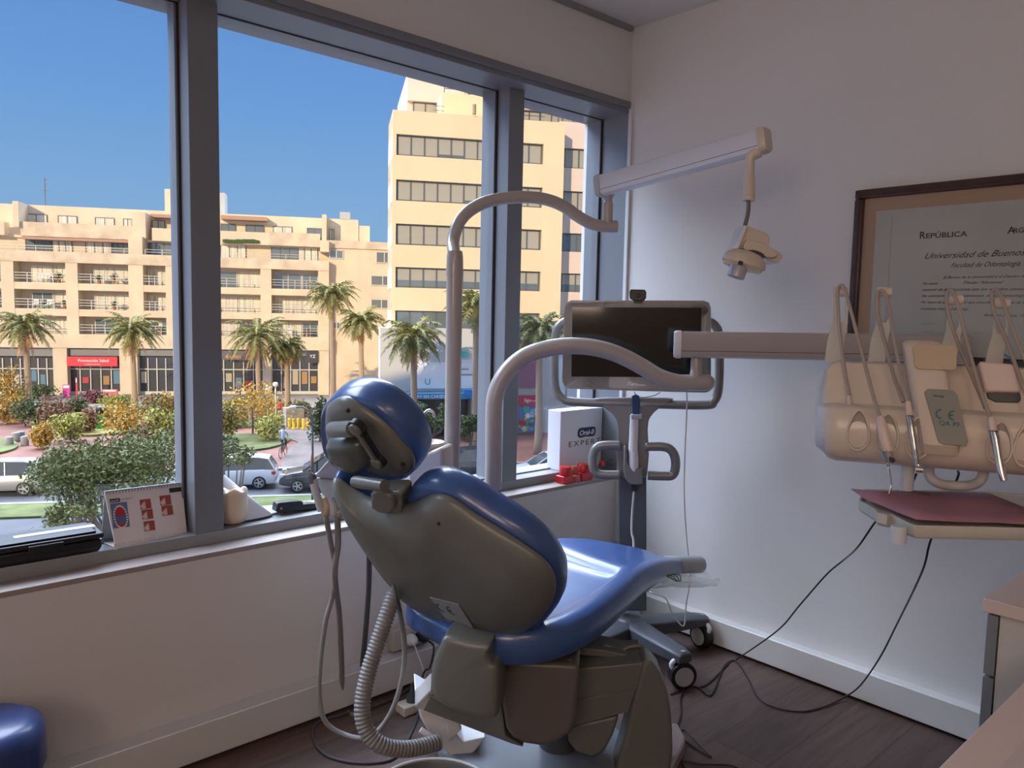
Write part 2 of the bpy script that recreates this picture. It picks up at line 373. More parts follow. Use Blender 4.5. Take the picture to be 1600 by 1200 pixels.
# piers
edges = [u_l] + [x for p in U for x in p] + [u_r]
for k in range(0, len(edges), 2): F1.box(wl, edges[k], ZA[6], edges[k+1], ZA[0], DR, .03)
F1.box(wl, u_l, ZA[2], u_r, ZA[1], DR, 0); F1.box(wl, u_l, ZA[4], u_r, ZA[3], DR, 0); F1.box(wl, u_l, ZA[6], u_r, ZA[5], DR-2, .25)
F1.box(st, u_l, ZA[0], u_r, ztop2, DR, .12)                       # weathered parapet of the terrace
F1.box(wl, u_l, GZ, u_r, ZA[0], DR-12, DR-.05)                    # body behind the balconies
F1.box(wl, u_l, ZA[0], F1.uz(600,400,-2)[0], F1.uz(60,369,-2)[1], -14, -2.2)     # set-back floor
zp1 = F1.uz(100,349,-1.2)[1]; zp0 = F1.uz(100,371,-1.2)[1]
for a, c, s_ in ((-80,8,0),(33,222,1),(238,300,0),(345,421,0),(421,500,1)):
    F1.box(st if s_ else wl, F1.uz(a,360,-1.2)[0], zp0, F1.uz(c,360,-1.2)[0], zp1-(0 if s_ else .1), -2.2, -1.0)
F1.box(wl, u_l, zp0-.1, F1.uz(513,360,-3)[0], zp0+.15, -14, -1.9)
zt = F1.uz(100,322,-3)[1]
F1.box(wl, u_l, zp0, F1.uz(560,340,-3)[0], zt, -14, -3.2)
F1.box(wl, F1.uz(560,340,-3)[0], zp0, F1.uz(578,340,-3)[0], zt-.6, -12, -3.4)
for a, y0, c, y1 in ((19,314,28,354),(206,331,227,372),(503,335,510,378)): F1.bx(wl, a, y0, c, y1, -3.2, -.6)
F1.bx(wl, 200, 369, 222, 397, -2.2, .05); F1.bx(wl, 500, 375, 514, 393, -2.2, .1)
F1.bx(wl, 257, 295, 300, 345, -7, -4.2); F1.bx(wl, 532, 336, 547, 370, -4, -3.3)
# plain end wing with small windows
ue0 = F1.uz(514,450,-1.2)[0]; ue1 = F1.uz(640,450,-1.2)[0]; ze = F1.uz(560,389,-1.2)[1]
F1.box(wl, ue0, GZ, ue1, ze, -14, -1.2); F1.box(st, ue0, ze, ue1, F1.uz(560,377,-1)[1], -3, -1.0)
# ground floor piers
for a, c in ((-60,-30),(82,104),(186,214),(270,300),(410,424),(497,514)): F1.bx(wl, a, 542, c, 632, DR-2, .1)
F1.box(wl, u_l, GZ, u_r, ZA[6], DR-14, DR-2.2)
wl.build('wall', cream, b1); st.build('weathered_parapet', stain, b1)
for q_ in ((343,301,351,336,-7,-5), (531,331,547,342,-4.5,-3.1)): tk = MB(); F1.bx(tk, *q_); tk.build('roof_tank', mat('grey_tank', (.4,.42,.42), .6), b1)
def win(F, par, px0, py0, px1, py1, d, n=2, kind=0, fr=None, w=.09):
    """window unit: frame bars in front of glass, curtain or blind behind"""
    u0, z1 = F.uz(px0, py0, d); u1, _ = F.uz(px1, py0, d); _, z0 = F.uz(px0, py1, d)
    return winu(F, par, u0, z0, u1, z1, d, n, kind, fr, w)
def winu(F, par, u0, z0, u1, z1, d, n=2, kind=0, fr=None, w=.09, blinds=None):
    f = MB()
    for a in [u0 + (u1-u0)*k/n for k in range(n+1)]: F.box(f, a-w/2, z0, a+w/2, z1, d-.02, d+.07)
    F.box(f, u0, z1-w, u1, z1, d-.02, d+.07); F.box(f, u0, z0, u1, z0+w, d-.02, d+.07)
    fo = f.build('window', fr or dkfr, par)
    F.box(MB(), u0, z0, u1, z1, d-.02, d+.02).build('pane', curt if kind == 1 else bglass, fo)
    if blinds is not None:
        g = MB()
        for k in range(n):
            a = u0+(u1-u0)*k/n; c = u0+(u1-u0)*(k+1)/n; F.box(g, a+.06, z1-(z1-z0)*blinds[k], c-.06, z1-.03, d+.02, d+.04)
        g.build('blind', blind, fo)
    return fo
for r in range(3):
    zt_, zb_ = ZA[2*r], ZA[2*r+1]
    for i, (a, c) in enumerate(U):
        n = max(2, round((c-a)/1.3)); k0 = rnd.random()
        cut = a + (c-a)*(.22 if i in (1,2) else .05)
        winu(F1, b1, cut, zb_-.05, a+(c-a)*.62, zt_-.25, DR-.04, max(1,n//2), 1 if rnd.random() < .6 else 0, ltfr, .07)
        winu(F1, b1, a+(c-a)*.65, zb_-.05, c-.1, zt_-.25, DR-.04, max(1,n//2), 1 if rnd.random() < .6 else 0, ltfr, .07)
        g = MB()
        for q in (.35,.62,.9): F1.box(g, a, zb_+q, c, zb_+q+.05, -.12, -.06)
        for q in range(5): x = a+(c-a)*q/4; F1.box(g, x-.03, zb_, x+.03, zb_+.93, -.12, -.06)
        g.build('railing', rail_m, b1)
for x0, x1 in ((40,73),(91,120),(149,178),(193,206),(238,257),(345,368),(384,412),(427,456),(480,503),(515,522)):
    y = 332 + x0*.05; win(F1, b1, x0, y, x1, y+18, -3.15 if x1 < 560 else -3.3, 2, 1 if x0 % 3 else 0, dkfr, .06)
for x0, x1 in ((40,80),(82,112),(134,174),(176,200),(232,268),(345,384),(424,466),(466,496)):
    y = 371 + x0*.03; win(F1, b1, x0, y, x1, y+22, -2.15, 3, 1 if x0 % 4 else 0, dkfr, .07)
for q in ((515,390,536,404),(588,393,613,411),(580,430,616,446),(580,467,612,482),(521,503,531,514)): win(F1, b1, *q, -1.15, 2, 0, ltfr, .09)
# lean-over eaves of the terrace shade
aw = MB(); F1.bx(aw, 235, 334, 300, 339, -4, -1.6); F1.bx(aw, 345, 336, 417, 342, -4, -1.6); F1.bx(aw, 34, 369, 200, 373, -2.4, -.8); aw.build('canopy', mat('brown_awning', (.40,.24,.17), .8), b1)
tr_ = MB(); 
for k in range(40): 
    x = 351 + k*1.3; p = hitp(x, 376+rnd.random()*2, F1.p(0,0,-.9), NB); tr_.ball(p, .28, 6)
tr_.build('trailing_plants', mat('dark_leaf_green', (.06,.10,.03), .9), b1)
# shop fronts
dkshop = mat('dark_shop_glass', (.05,.05,.055), .2, spec=.7); greyp = mat('grey_shop_panel', (.20,.20,.21), .6)
for a, c in ((-30,82),(104,186),(214,270),(300,410),(424,497)):
    g = MB(); F1.bx(g, a, 556, c, 640, DR-2, -.9, ref=0); g.build('shop_window', dkshop, b1)
    g = MB(); F1.bx(g, a, 543, c, 556, -1, -.3, ref=0); g.build('fascia', greyp, b1)
rs = random.Random(21)
for a, c_ in ((-30,82),(104,186),(214,270),(300,410),(424,497)):
    g = MB(); n_ = max(3, int((c_-a)/14)); u0_, zt_ = F1.uz(a,560); u1_, _ = F1.uz(c_,560)
    for k in range(n_+1): x = u0_+(u1_-u0_)*k/n_; F1.box(g, x-.05, GZ, x+.05, zt_, -.9, -.78)
    F1.box(g, u0_, GZ+2.6, u1_, GZ+2.7, -.9, -.78); F1.box(g, u0_, GZ, u1_, GZ+.35, -.9, -.75); g.build('shop_frame', ltfr, b1)
    for k in range(n_):
        if rs.random() < .6:
            x = u0_+(u1_-u0_)*(k+.2)/n_; w_ = (u1_-u0_)/n_*.6; z0 = GZ+.6+rs.random()*.8; cc = rs.choice(((.45,.05,.06),(.5,.45,.38),(.35,.2,.08),(.10,.2,.3),(.4,.35,.25)))
            q = MB(); F1.box(q, x, z0, x+w_, z0+.5+rs.random(), -.86, -.80); q.build('window_display', mat('display_%d' % int(cc[0]*100+cc[2]*10), cc, .7), b1)
def balcony_plant(px, row, label, s_=1.0):
    u_, _ = F1.uz(px, 440, -.5); z = ZA[2*row+1]; p = F1.p(u_, z, -.5); t = thing('balcony_plant', label, 'plant', p, 'balcony plants')
    MB().lathe(p, [(.14,0),(.2,.35),(.17,.36),(0,.34)], 12).build('pot', mat('terracotta', (.35,.14,.07), .8), t, auto=40); g = MB()
    for k in range(40):
        a = rs.random()*6.28; e = rs.uniform(.2,1.4); d = V(math.cos(a)*math.cos(e), math.sin(a)*math.cos(e), math.sin(e)); o = p+V(0,0,.35); m_ = o+d*.4*s_; t_ = o+d*.75*s_-V(0,0,.12); w_ = d.cross(V(0,0,1)).normalized()*.05
        g.add([o, m_-w_, t_, m_+w_], [(0,1,2,3)])
    g.build('foliage', mat('balcony_green', (.10,.14,.04), .8), t)
def balcony_chair(px, row, label):
    u_, _ = F1.uz(px, 440, -.6); z = ZA[2*row+1]; p = F1.p(u_, z, -.6); t = thing('patio_chair', label, 'chair', p, 'balcony chairs'); W_ = mat('white_plastic_far', (.7,.7,.68), .6)
    g = MB(); F1.box(g, u_-.24, z+.42, u_+.24, z+.47, -.85, -.4); g.build('seat', W_, t); g = MB(); F1.box(g, u_-.24, z+.47, u_+.24, z+.92, -.9, -.85); g.build('backrest', W_, t)
    for dx in (-.21,.21):
        for dy in (-.85,-.42): g = MB(); F1.box(g, u_+dx-.02, z, u_+dx+.02, z+.42, dy, dy+.04); g.build('leg', W_, t)
for px, r_, lb in ((92,0,'green plant on the upper balcony left of the second pier'),(155,0,'spiky plant on the upper balcony above the red sign'),(180,0,'large spiky plant at the right end of that upper balcony'),(100,1,'plant at the end of the middle balcony on the left'),(178,1,'plant on the middle balcony above the second palm'),(250,2,'leafy plant on the lower narrow balcony'),(372,2,'plant on the lower balcony beside the window post'),(480,2,'plant on the lower balcony by the tallest palm')): balcony_plant(px, r_, lb, 1.3 if px in (92,180) else 1)
for px, r_, lb in ((63,0,'white chair on the upper left balcony'),(73,0,'second white chair nearer the plant on the upper left balcony'),(54,1,'white chair on the middle left balcony'),(75,1,'white chair beside the pier on the middle left balcony'),(452,2,'chair on the lower balcony left of the tallest palm')): balcony_chair(px, r_, lb)
g = MB(); zr = ztop2
for a, c_ in ((-60,200),(226,300),(345,500)):
    u0_, u1_ = F1.uz(a,392)[0], F1.uz(c_,392)[0]
    for q in (.25,.5): F1.box(g, u0_, zr+q, u1_, zr+q+.04, -.1, -.06)
    for k in range(int((u1_-u0_)/1.6)+1): F1.box(g, u0_+k*1.6, zr, u0_+k*1.6+.05, zr+.54, -.1, -.06)
g.build('terrace_railing', rail_m, b1)
def sign(name, label, F, q, d, col, texts, thick=.15, rough=.6, cat='sign'):
    """board with painted lettering; texts: (string, px, py, height_px, colour, shear)"""
    u0, z1 = F.uz(q[0], q[1], d); u1, _ = F.uz(q[2], q[1], d); _, z0 = F.uz(q[0], q[3], d)
    t = thing(name, label, cat, F.p((u0+u1)/2, z0, d))
    F.box(MB(), u0, z0, u1, z1, d-thick, d).build('board', mat('board_%d_%d_%d' % tuple(int(c*99) for c in col), col, rough), t)
    for s_, x, y, hp, c, sh in texts:
        u, z = F.uz(x, y, d); sz = abs(F.uz(x, y-hp, d)[1]-z)/.72
        lettering('lettering', s_, F.p(u, z, d+.02), UB, (0,0,1), sz, mat('ink_%d_%d_%d' % tuple(int(k*99) for k in c), c, .6), t, shear=sh, depth=.01)
    return t
W1 = (.85,.85,.85)
sign('shop_sign', 'red fascia sign with white lettering above a shop, left of the window post', F1, (104,557,183,572), .3, (.62,.03,.05), [('Prevención Salud',122,565.3,4.6,W1,0),('la salud de mis días',133,570,2,W1,0)])
sign('shop_sign', 'orange lettered nail shop fascia behind the leftmost palm after the window post', F1, (345,549,408,562), .3, (.10,.10,.11), [('d-uñas',352,559.5,6.5,(.9,.35,.03),0)])
sign('shop_sign', 'black fascia with white letters YZ beside the tall palm trunk', F1, (478,548,497,567), .3, (.035,.035,.04), [('YZ',484,559,5,W1,0)])

# ---- tall office building
F2 = Facade(700, 58)
b2 = thing('office_building', 'tall pale yellow office building with long strip windows', 'building', F2.p(0, GZ))
uL = F2.uz(613,300)[0]; uB0 = F2.uz(619,300)[0]; uB1 = F2.uz(848,300)[0]; uR = F2.uz(880,300)[0]
rows = [(209,242),(280,313),(349,382),(417,449),(485,515)]
Z2 = [(F2.uz(620,a)[1], F2.uz(620,c)[1]) for a, c in rows]
ztp = F2.uz(613,171)[1]
y2 = MB(); F2.box(y2, uB0, GZ, uB1, ztp-.3, -5, -.55)
zprev = ztp
for a, c in Z2:
    F2.box(y2, uL, a, uB1+.0, zprev, -5, 0); zprev = c
F2.box(y2, uL, GZ, uB1, zprev, -5, 0); F2.box(y2, uB1, GZ, uR, ztp, -2.1, .01); F2.box(y2, uL, GZ, uB0, ztp, -5, -.02)
u3 = F2.uz(690,160,-2)[0]; z3 = F2.uz(700,145,-2)[1]
F2.box(y2, u3, ztp-.5, uR-3.0, z3, -5, -2)
y2.build('wall', yellow, b2)
NW = 11
for k, (a, c) in enumerate(Z2):
    bl = [(.93 if rnd.random() < .8 else .8) if k < 3 else (.62 if k == 3 else .1) for _ in range(NW)]
    if k == 2: bl = [.97]*NW
    winu(F2, b2, uB0+.1, c, uB1-.1, a, -.35, NW, 0, dkfr, .12, bl)
rl = MB()
for q in (.35,.7,1.05): F2.box(rl, u3+.2, z3+q, uR-2, z3+q+.05, -2.3, -2.25)
for q in range(9): x = u3+.2+q*1.6; F2.box(rl, x, z3, x+.06, z3+1.1, -2.3, -2.25)
for q in (.3,.62): F2.box(rl, uL+3, ztp+q, u3, ztp+q+.04, -.6, -.56)
rl.build('roof_railing', dkfr, b2)
lp = MB()
for px, py, dd in ((733,141,-5),(741,171,0),(733,141,-5)): p = hitp(px, py, F2.p(0,0,dd+.2), NB); lp.cyl(p-V(0,0,.35), p+V(0,0,.35), .14)
lp.build('roof_floodlight', mat('brown_lamp', (.3,.2,.12), .6), b2)
# pinkish tower behind it
b3 = thing('office_tower', 'pinkish rendered office tower rising behind the yellow block', 'building', F2.p(20, GZ, -3))
pw = MB(); Dp = -2.2
uP0 = F2.uz(880,300,Dp)[0]; uP1 = uP0 + 24
rowsP = [(231,262),(298,329),(364,393),(427,456),(491,515)]
Z3 = [(F2.uz(884,a,Dp)[1], F2.uz(884,c,Dp)[1]) for a, c in rowsP]
zTop = F2.uz(884,160,Dp)[1]; zTb = F2.uz(884,190,Dp)[1]
zprev = zTb
for a, c in Z3: F2.box(pw, uP0-.4, a, uP1, zprev, -14, Dp); zprev = c
F2.box(pw, uP0-.4, GZ, uP1, zprev, -14, Dp); F2.box(pw, uP0-.4, GZ, uP1, zTb, -14, Dp-.5)
F2.box(pw, uP0-12, zTop, uP1, zTop+2.2, -16, Dp-3)
F2.box(pw, uP0-12, ztp, uP1, zTop, -16, Dp-3.5)
uT = F2.uz(671,150,-16)[0]; F2.box(pw, uT, ztp-2, uT+16, F2.uz(671,60,-16)[1], -24, -16)
pw.build('wall', pinkr, b3)
for k, (a, c) in enumerate(Z3): winu(F2, b3, uP0+.1, c, uP0+12, a, Dp-.3, 10, 0, dkfr, .1, [([.96]*10,[.96]*10,[0]*10,[.6,.6,0,0,.6,.6,.6,.6,.6,.6],[.3]*10)[k][q] for q in range(10)])
winu(F2, b3, uP0-11.5, ztp+.3, uP0+13, zTop, Dp-3.4, 26, 0, dkfr, .09, [.97]*26)
# podium with shop signs
Dq = 2.2
pd = thing('shop_podium', 'low pale shop podium with hanging banners at the foot of the yellow building', 'building', F2.p(0, GZ, Dq))
q = MB(); u0 = F2.uz(594,560,Dq)[0]; zq = F2.uz(594,512,Dq)[1]; zl = F2.uz(620,612,Dq)[1]
F2.box(q, u0, zl, F2.uz(776,560,Dq)[0], zq, .03, Dq)
for a in (596,640,700,738,776): u = F2.uz(a,600,Dq)[0]; F2.box(q, u, GZ, u+.5, zl, .03, Dq-.3)
F2.box(q, F2.uz(776,560,0)[0], GZ, F2.uz(776,560,0)[0]+14, F2.uz(850,520,.2)[1], .03, .3)
q.build('wall', mat('white_render', (.48,.47,.45), .8), pd)
q = MB(); F2.box(q, u0+.6, GZ, F2.uz(776,560,Dq)[0], zl, .03, .4); q.build('shop_window', dkshop, pd)
W2=(.72,.74,.76); tl = (.02,.30,.32); gr = (.25,.27,.30)
sign('shop_banner', 'long blue awning with white capital letters below the white panels', F2, (611,615,738,624), Dq+1.2, (.03,.25,.48), [('BERRY SIN CARGO',641,622,4.6,W1,0),('C',688,622,5,W1,0)], 1.0, cat='awning')
sign('shop_banner', 'pale strip with large grey letters at the window post end of the awning', F2, (738,609,776,625), Dq+1.25, W2, [('Unicenter',743,621,9,gr,0)], .4)
sign('shop_banner', 'small bright blue notice on the podium front', F2, (725,609,738,620), Dq+1.3, (.02,.22,.6), [], .3)
for (x0,y0,x1,y1), tx, tw, sz, cc, lb in (((652,566,696,607),'U',11,10,tl,'large white panel with a teal letter U on the podium'), ((697,562,739,584),'plena',22,4.5,gr,'white panel with small grey word, upper one behind the pole'),
        ((697,587,739,607),'Sur',6,6,gr,'white panel with large grey word just above the blue awning, behind the pole'), ((741,561,776,588),'Univ',3,6,gr,'white panel with grey word beside the window post'), ((741,590,776,607),'',8,6,gr,'plain white panel low beside the window post')):
    sign('wall_banner', lb, F2, (x0,y0,x1,y1), Dq+.12, W2, [(tx, x0+tw, y1-6, sz, cc, 0)] if tx else [], .1)
sign('shop_sign', 'small turquoise hanging sign under the office windows', F2, (719,549,731,558), Dq+.5, (.05,.42,.36), [], .3)
sign('shop_sign', 'dark pink banner hanging above the red shop sign', F2, (813,532,846,606), .6, (.28,.10,.16), [], .1)
sign('shop_sign', 'red shop sign with white letters above a colourful mural', F2, (811,618,846,634), .7, (.50,.03,.07), [('ligo',819,628,6,W1,0),('gaming',832,627,2.5,W1,0)], .2)
mt = sign('mural', 'colourful mural panel of flowers and birds below the red sign', F2, (811,634,846,674), .6, (.10,.20,.42), [], .1, cat='mural')
r2 = random.Random(3)
for c in ((.75,.65,.15),(.65,.06,.08),(.08,.45,.30),(.85,.85,.8),(.15,.35,.75),(.9,.35,.1)):
    g = MB()
    for k in range(4):
        px, py = 813+r2.random()*30, 638+r2.random()*33; p = hitp(px, py, F2.p(0,0,.6), NB); R = .12+r2.random()*.28; pts = []
        for j in range(14): th = 2*PI*j/14; rr = R*(1 if j % 2 else .55); pts.append(p+UB*math.cos(th)*rr+V(0,0,math.sin(th)*rr))
        g.prism(pts, NB*.03)
    g.build('painted_motif', mat('mural_%d' % int(c[0]*100+c[2]*7), c, .7), mt)
for i, (x0,y0,x1,y1) in enumerate(((870,560,884,600),(868,600,884,622),(886,602,936,640))): sign('wall_banner', ['white upright panel beside the monitor frame','white square panel under the upright panel','pale shop glazing panel behind the boxed set'][i], F2, (x0,y0,x1,y1), .5, (.55,.6,.62), [], .1)
# antenna
an = MB(); p = hitp(71, 322, F1.p(0,0,-5), NB); an.cyl(p, p+V(0,0,2.9), .05); 
for k in (1.6,2.2,2.7): an.cyl(p+V(0,0,k)-UB*.3, p+V(0,0,k)+UB*.3, .03)
tag(an.build('roof_antenna', dkfr), 'thin antenna mast on the roof of the apartment block', 'antenna')

# ================================================================== DENTAL CHAIR
shell_m = mat('darkened_beige_shell_plastic', (.138,.143,.127), .38, coat=.15, var=.02)  # darkened below its own beige grey so the chair back reads as backlit
ivory_m = mat('ivory_enamel', (.48,.43,.37), .32, coat=.2)
blue_m = mat('blue_vinyl', (.040,.095,.27), .30, coat=.35, bump=.04, bscale=90)
grey_m = mat('light_grey_plastic', (.45,.46,.46), .42)
dgrey_m = mat('dark_grey_plastic', (.07,.075,.08), .45)
black_m = mat('black_plastic', (.012,.012,.014), .38)
screw_m = mat('dark_screw_hole', (.03,.03,.03), .5, .4)
steel_m = mat('brushed_steel', (.62,.61,.60), .22, 1.0)
white_m = mat('white_plastic', (.72,.72,.73), .4)
ceb = mat('print_dark_blue_grey', (.05,.09,.13), .6); plate_m = mat('grey_rating_plate', (.26,.28,.28), .5)
AZ = math.radians(10); CA = V(math.cos(AZ), math.sin(AZ), 0); CV = V(math.sin(AZ), -math.cos(AZ), 0)   # towards the feet, towards the viewer's side
T0 = at(607,758,1.80); B0 = at(770,985,2.04)
CS = (B0-T0); CS = (CS - CV*CS.dot(CV)).normalized(); CN = CS.cross(CV).normalized()
if CN.z > 0: CN = -CN
ch = thing('dental_chair', 'blue vinyl dental chair with beige shell back, standing on its lift column', 'dental chair', (-1.0,-.68,0))
def onb(pts, off=0, o=T0, n=CN): return [hitp(x, y, o+n*off, n) for x, y in pts]
SH = [(519,749),(540,762),(562,775),(590,786),(615,791),(640,789),(660,781),(675,775),(691,776),(710,785),(740,806),(790,837),(827,862),(850,880),(864,901),(867,920),(863,940),(851,960),(836,977),(818,989),(790,996),(762,996),(735,992),(710,984),(690,976),(665,962),(647,942),(630,930),(612,908),(592,884),(572,855),(553,826),(538,800),(526,775)]
P = smooth_loop(onb(SH), 3)
mb = MB(); mb.pillow(P, -CN, [(.3,-.052),(.6,-.049),(.8,-.040),(.92,-.024),(.985,-.006),(1.0,.006),(.985,.012),(.9,.012)])
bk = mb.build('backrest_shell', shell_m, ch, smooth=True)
def grow(P, k, d=V(0,0,0)):
    c = sum(P, V(0,0,0))/len(P); return [c+(p-c)*k+d for p in P]
# cushion in front of the shell: fills shell outline plus an overhanging rolled rim on the shoulders
CU = [(528,735),(550,752),(575,774),(600,786),(628,786),(640,765),(655,747),(680,742),(708,750),(735,764),(765,784),(800,806),(835,832),(860,858),(876,885),(881,908),(878,932),(866,952),(850,970),(830,985),(800,992),(760,990),(720,982),(690,968),(660,945),(630,915),(600,880),(575,845),(555,812),(538,775)]
Q = smooth_loop(onb(CU, -.045), 3)
mb = MB(); mb.pillow(Q, -CN, [(.86,-.034),(.93,-.036),(.98,-.026),(1.0,-.004),(.995,.02),(.965,.040),(.90,.052),(.75,.058),(.4,.052)])
mb.build('backrest_cushion', blue_m, ch, smooth=True)
for x, y in ((554,806),(688,815),(786,975),(648,940)):
    p = hitp(x, y, T0+CN*.03, CN); MB().lathe(p, [(.0045,-.03),(.0045,.008),(.003,.009)], 12, CN).build('screw', screw_m, bk)
# CE plate on the shell back
pl = [(672,933),(717,944),(739,980),(700,970)]
pp = [hitp(x, y, T0+CN*.052, CN) for x, y in pl]; po = MB().prism(pp, CN*.0015).build('rating_plate', plate_m, bk)
ux = (hitp(712,955,T0,CN)-hitp(683,947,T0,CN)).normalized(); uzv = CN.cross(ux).normalized()
if uzv.z < 0: uzv = -uzv; 
def cemark(name, o, ux, uz, R, ma, par, dep=.0012):
    """the two rounded letters C and E as arcs"""
    ux = Vector(ux).normalized(); uz = Vector(uz).normalized(); nn = ux.cross(uz); g = MB()
    for c in (0, 2.15):
        for q in range(16):
            t0, t1 = PI*.5+PI*q/16, PI*.5+PI*(q+1)/16; k = []
            for t, r in ((t0,R),(t1,R),(t1,R*.76),(t0,R*.76)): k.append(o+ux*(R*c+math.cos(t)*r)+uz*math.sin(t)*r)
            g.prism(k, nn*dep)
    e = o+ux*R*2.15; g.prism([e-ux*R*.95+uz*R*.12, e-ux*R*.15+uz*R*.12, e-ux*R*.15-uz*R*.12, e-ux*R*.95-uz*R*.12], nn*dep)
    return g.build(name, ma, par)
cemark('ce_mark', hitp(690,950,T0+CN*.0538,CN), ux, uzv, .017, ceb, bk)
lettering('number_print', 'QA 99', hitp(695,969,T0+CN*.0538,CN), ux, uzv, .014, ceb, bk)
# ---- headrest
H0 = at(578,685,1.84)
HP = [(508,655),(509,641),(513,632),(524,625),(536,622.5),(552,628),(571,639),(591,654),(611,672),(628,692),(640,709),(645,722),(644,734),(638,741),(626,744),(610,744),(590,740),(565,732),(540,722),(522,708),(511,685)]
P = smooth_loop(onb(HP, 0, H0), 4)
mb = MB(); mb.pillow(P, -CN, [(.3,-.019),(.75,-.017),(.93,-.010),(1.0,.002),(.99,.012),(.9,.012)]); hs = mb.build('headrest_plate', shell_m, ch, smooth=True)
HC = [(507,668),(507,645),(509,627),(517,612),(532,601),(550,597),(572,599),(596,608),(620,624),(642,645),(658,667),(667,687),(671,705),(669,720),(661,734),(648,743),(622,748),(590,742),(560,732),(530,718),(512,695)]
HC = [(x*.93+(594*.07), y*.93+(668*.07)-2) for x, y in HC]
Q = smooth_loop(onb(HC, -.05, H0), 4)
mb = MB(); mb.pillow(Q, -CN, [(.80,-.042),(.9,-.046),(.97,-.034),(1.0,-.006),(.99,.018),(.95,.036),(.86,.048),(.7,.052),(.3,.046)]); mb.build('headrest_cushion', blue_m, ch, smooth=True)
for x, y in ((544,641),(630,725)):
    p = hitp(x, y, H0+CN*.014, CN); MB().lathe(p, [(.005,-.012),(.005,.004),(.003,.005)], 12, CN).build('screw', screw_m, hs)
# adjusting mechanism on the headrest
def hp(x, y, off): return hitp(x, y, H0+CN*off, CN)
a, c = hp(520,671,.034), hp(553,670,.05)
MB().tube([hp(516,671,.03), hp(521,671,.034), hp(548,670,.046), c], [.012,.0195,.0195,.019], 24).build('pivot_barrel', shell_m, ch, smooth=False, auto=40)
ax_ = (c-a).normalized()
g = MB(); A1 = hp(557,670,.058); A2 = hp(590,722,.05)
g.lathe(A1, [(.021,-.012),(.021,.002)], 24, CN); g.lathe(A2, [(.019,-.012),(.019,.002)], 24, CN)
d_ = (A2-A1).normalized(); s_ = d_.cross(CN).normalized()
g.obox(A1-s_*.011-CN*.012, s_*.022, (A2-A1), CN*.013)
g.build('link_gasket', black_m, ch)
g = MB(); g.lathe(A1, [(.0165,0),(.0165,.008),(.014,.010)], 24, CN); g.lathe(A2, [(.0150,0),(.0150,.008),(.013,.010)], 24, CN)
g.obox(A1-s_*.0065, s_*.013, (A2-A1), CN*.007); g.build('link_arm', shell_m, ch, bevel=.001)
KP = [(512,700),(509,692),(514,684),(524,682),(545,683),(562,690),(574,703),(580,718),(577,732),(563,741),(545,738),(525,725),(514,712)]
KP = [(x*.93+545*.07+2, y*.93+708*.07-3) for x, y in KP]
P = smooth_loop(onb(KP, .02, H0), 3)
MB().pillow(P, -CN, [(.35,-.032),(.7,-.029),(.9,-.018),(1.0,-.004),(.99,.006)]).build('locking_knob', mat('dark_olive_plastic', (.075,.085,.075), .33, coat=.3), ch, smooth=True)
# neck
def npt(x, y, off=0): return hitp(x, y, T0+CN*off, CN)
g = MB(); g.tube([npt(553,752,.03), npt(558,753,.03), npt(601,759,.03)], [.012,.0145,.0145], 20); g.build('neck_barrel', shell_m, ch, auto=40)
NP = [(596,752),(604,748),(640,748),(645,752),(644,790),(640,796),(598,792)]
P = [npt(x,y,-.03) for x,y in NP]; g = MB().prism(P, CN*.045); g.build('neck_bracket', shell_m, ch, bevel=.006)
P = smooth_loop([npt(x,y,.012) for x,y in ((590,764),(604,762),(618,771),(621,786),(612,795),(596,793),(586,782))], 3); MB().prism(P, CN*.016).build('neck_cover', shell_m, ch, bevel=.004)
# ---- seat: one long cushion, wide at the hips and narrow at the feet
ST = [ # x, y centre, half width, top, thickness, bolster, recess
 (-1.43,-.57,.10,.46,.045,.0),(-1.42,-.575,.145,.478,.07,.003),(-1.395,-.59,.185,.49,.09,.008),(-1.35,-.61,.222,.50,.10,.016),(-1.28,-.635,.247,.507,.105,.024),
 (-1.15,-.63,.258,.513,.105,.030),(-1.0,-.60,.245,.522,.105,.026),(-.90,-.58,.236,.529,.10,.028),(-.865,-.573,.230,.530,.10,.026),(-.845,-.57,.227,.531,.10,.012),(-.82,-.566,.222,.531,.098,.004),
 (-.78,-.56,.215,.530,.095,.003),(-.70,-.556,.195,.522,.085,.004),(-.62,-.56,.165,.507,.075,.0),(-.54,-.57,.128,.487,.065,.0),(-.48,-.585,.095,.470,.058,0),(-.445,-.595,.075,.458,.050,0),(-.435,-.6,.05,.45,.03,0)]
rings = []
for x, yc, hw, zt_, th, bo in ST:
    r = []
    prof = [(-1,.0),(-1.0,.35),(-.975,.7),(-.93,.90),(-.86,.98),(-.77,1.0),(-.71,.97),(-.67,.66),(-.60,.56),(-.3,.55),(0,.55),(.3,.55),(.60,.56),(.67,.66),(.71,.97),(.77,1.0),(.86,.98),(.93,.90),(.975,.7),(1.0,.35),(1,0),(.95,-.25),(.85,-.32),(.4,-.34),(-.4,-.34),(-.85,-.32),(-.95,-.25)]
    for w_, h_ in prof:
        if h_ >= .5 and abs(w_) < .9:
            q = 1-(1-h_)/.45; z = zt_ - bo*(1-q)*1.0 + (.0 if bo else 0) - .006*(1-abs(w_))
        else: z = zt_ - th*.62*(1-h_)
        if h_ < 0: z = zt_ - th*.62 - th*.38*(-h_/.34)
        r.append(V(x + .05*(1-abs(w_))*0, yc - hw*w_, z))
    rings.append(r)
g = MB(); g.loft(rings); g.build('seat_cushion', blue_m, ch, smooth=True, sub=1)
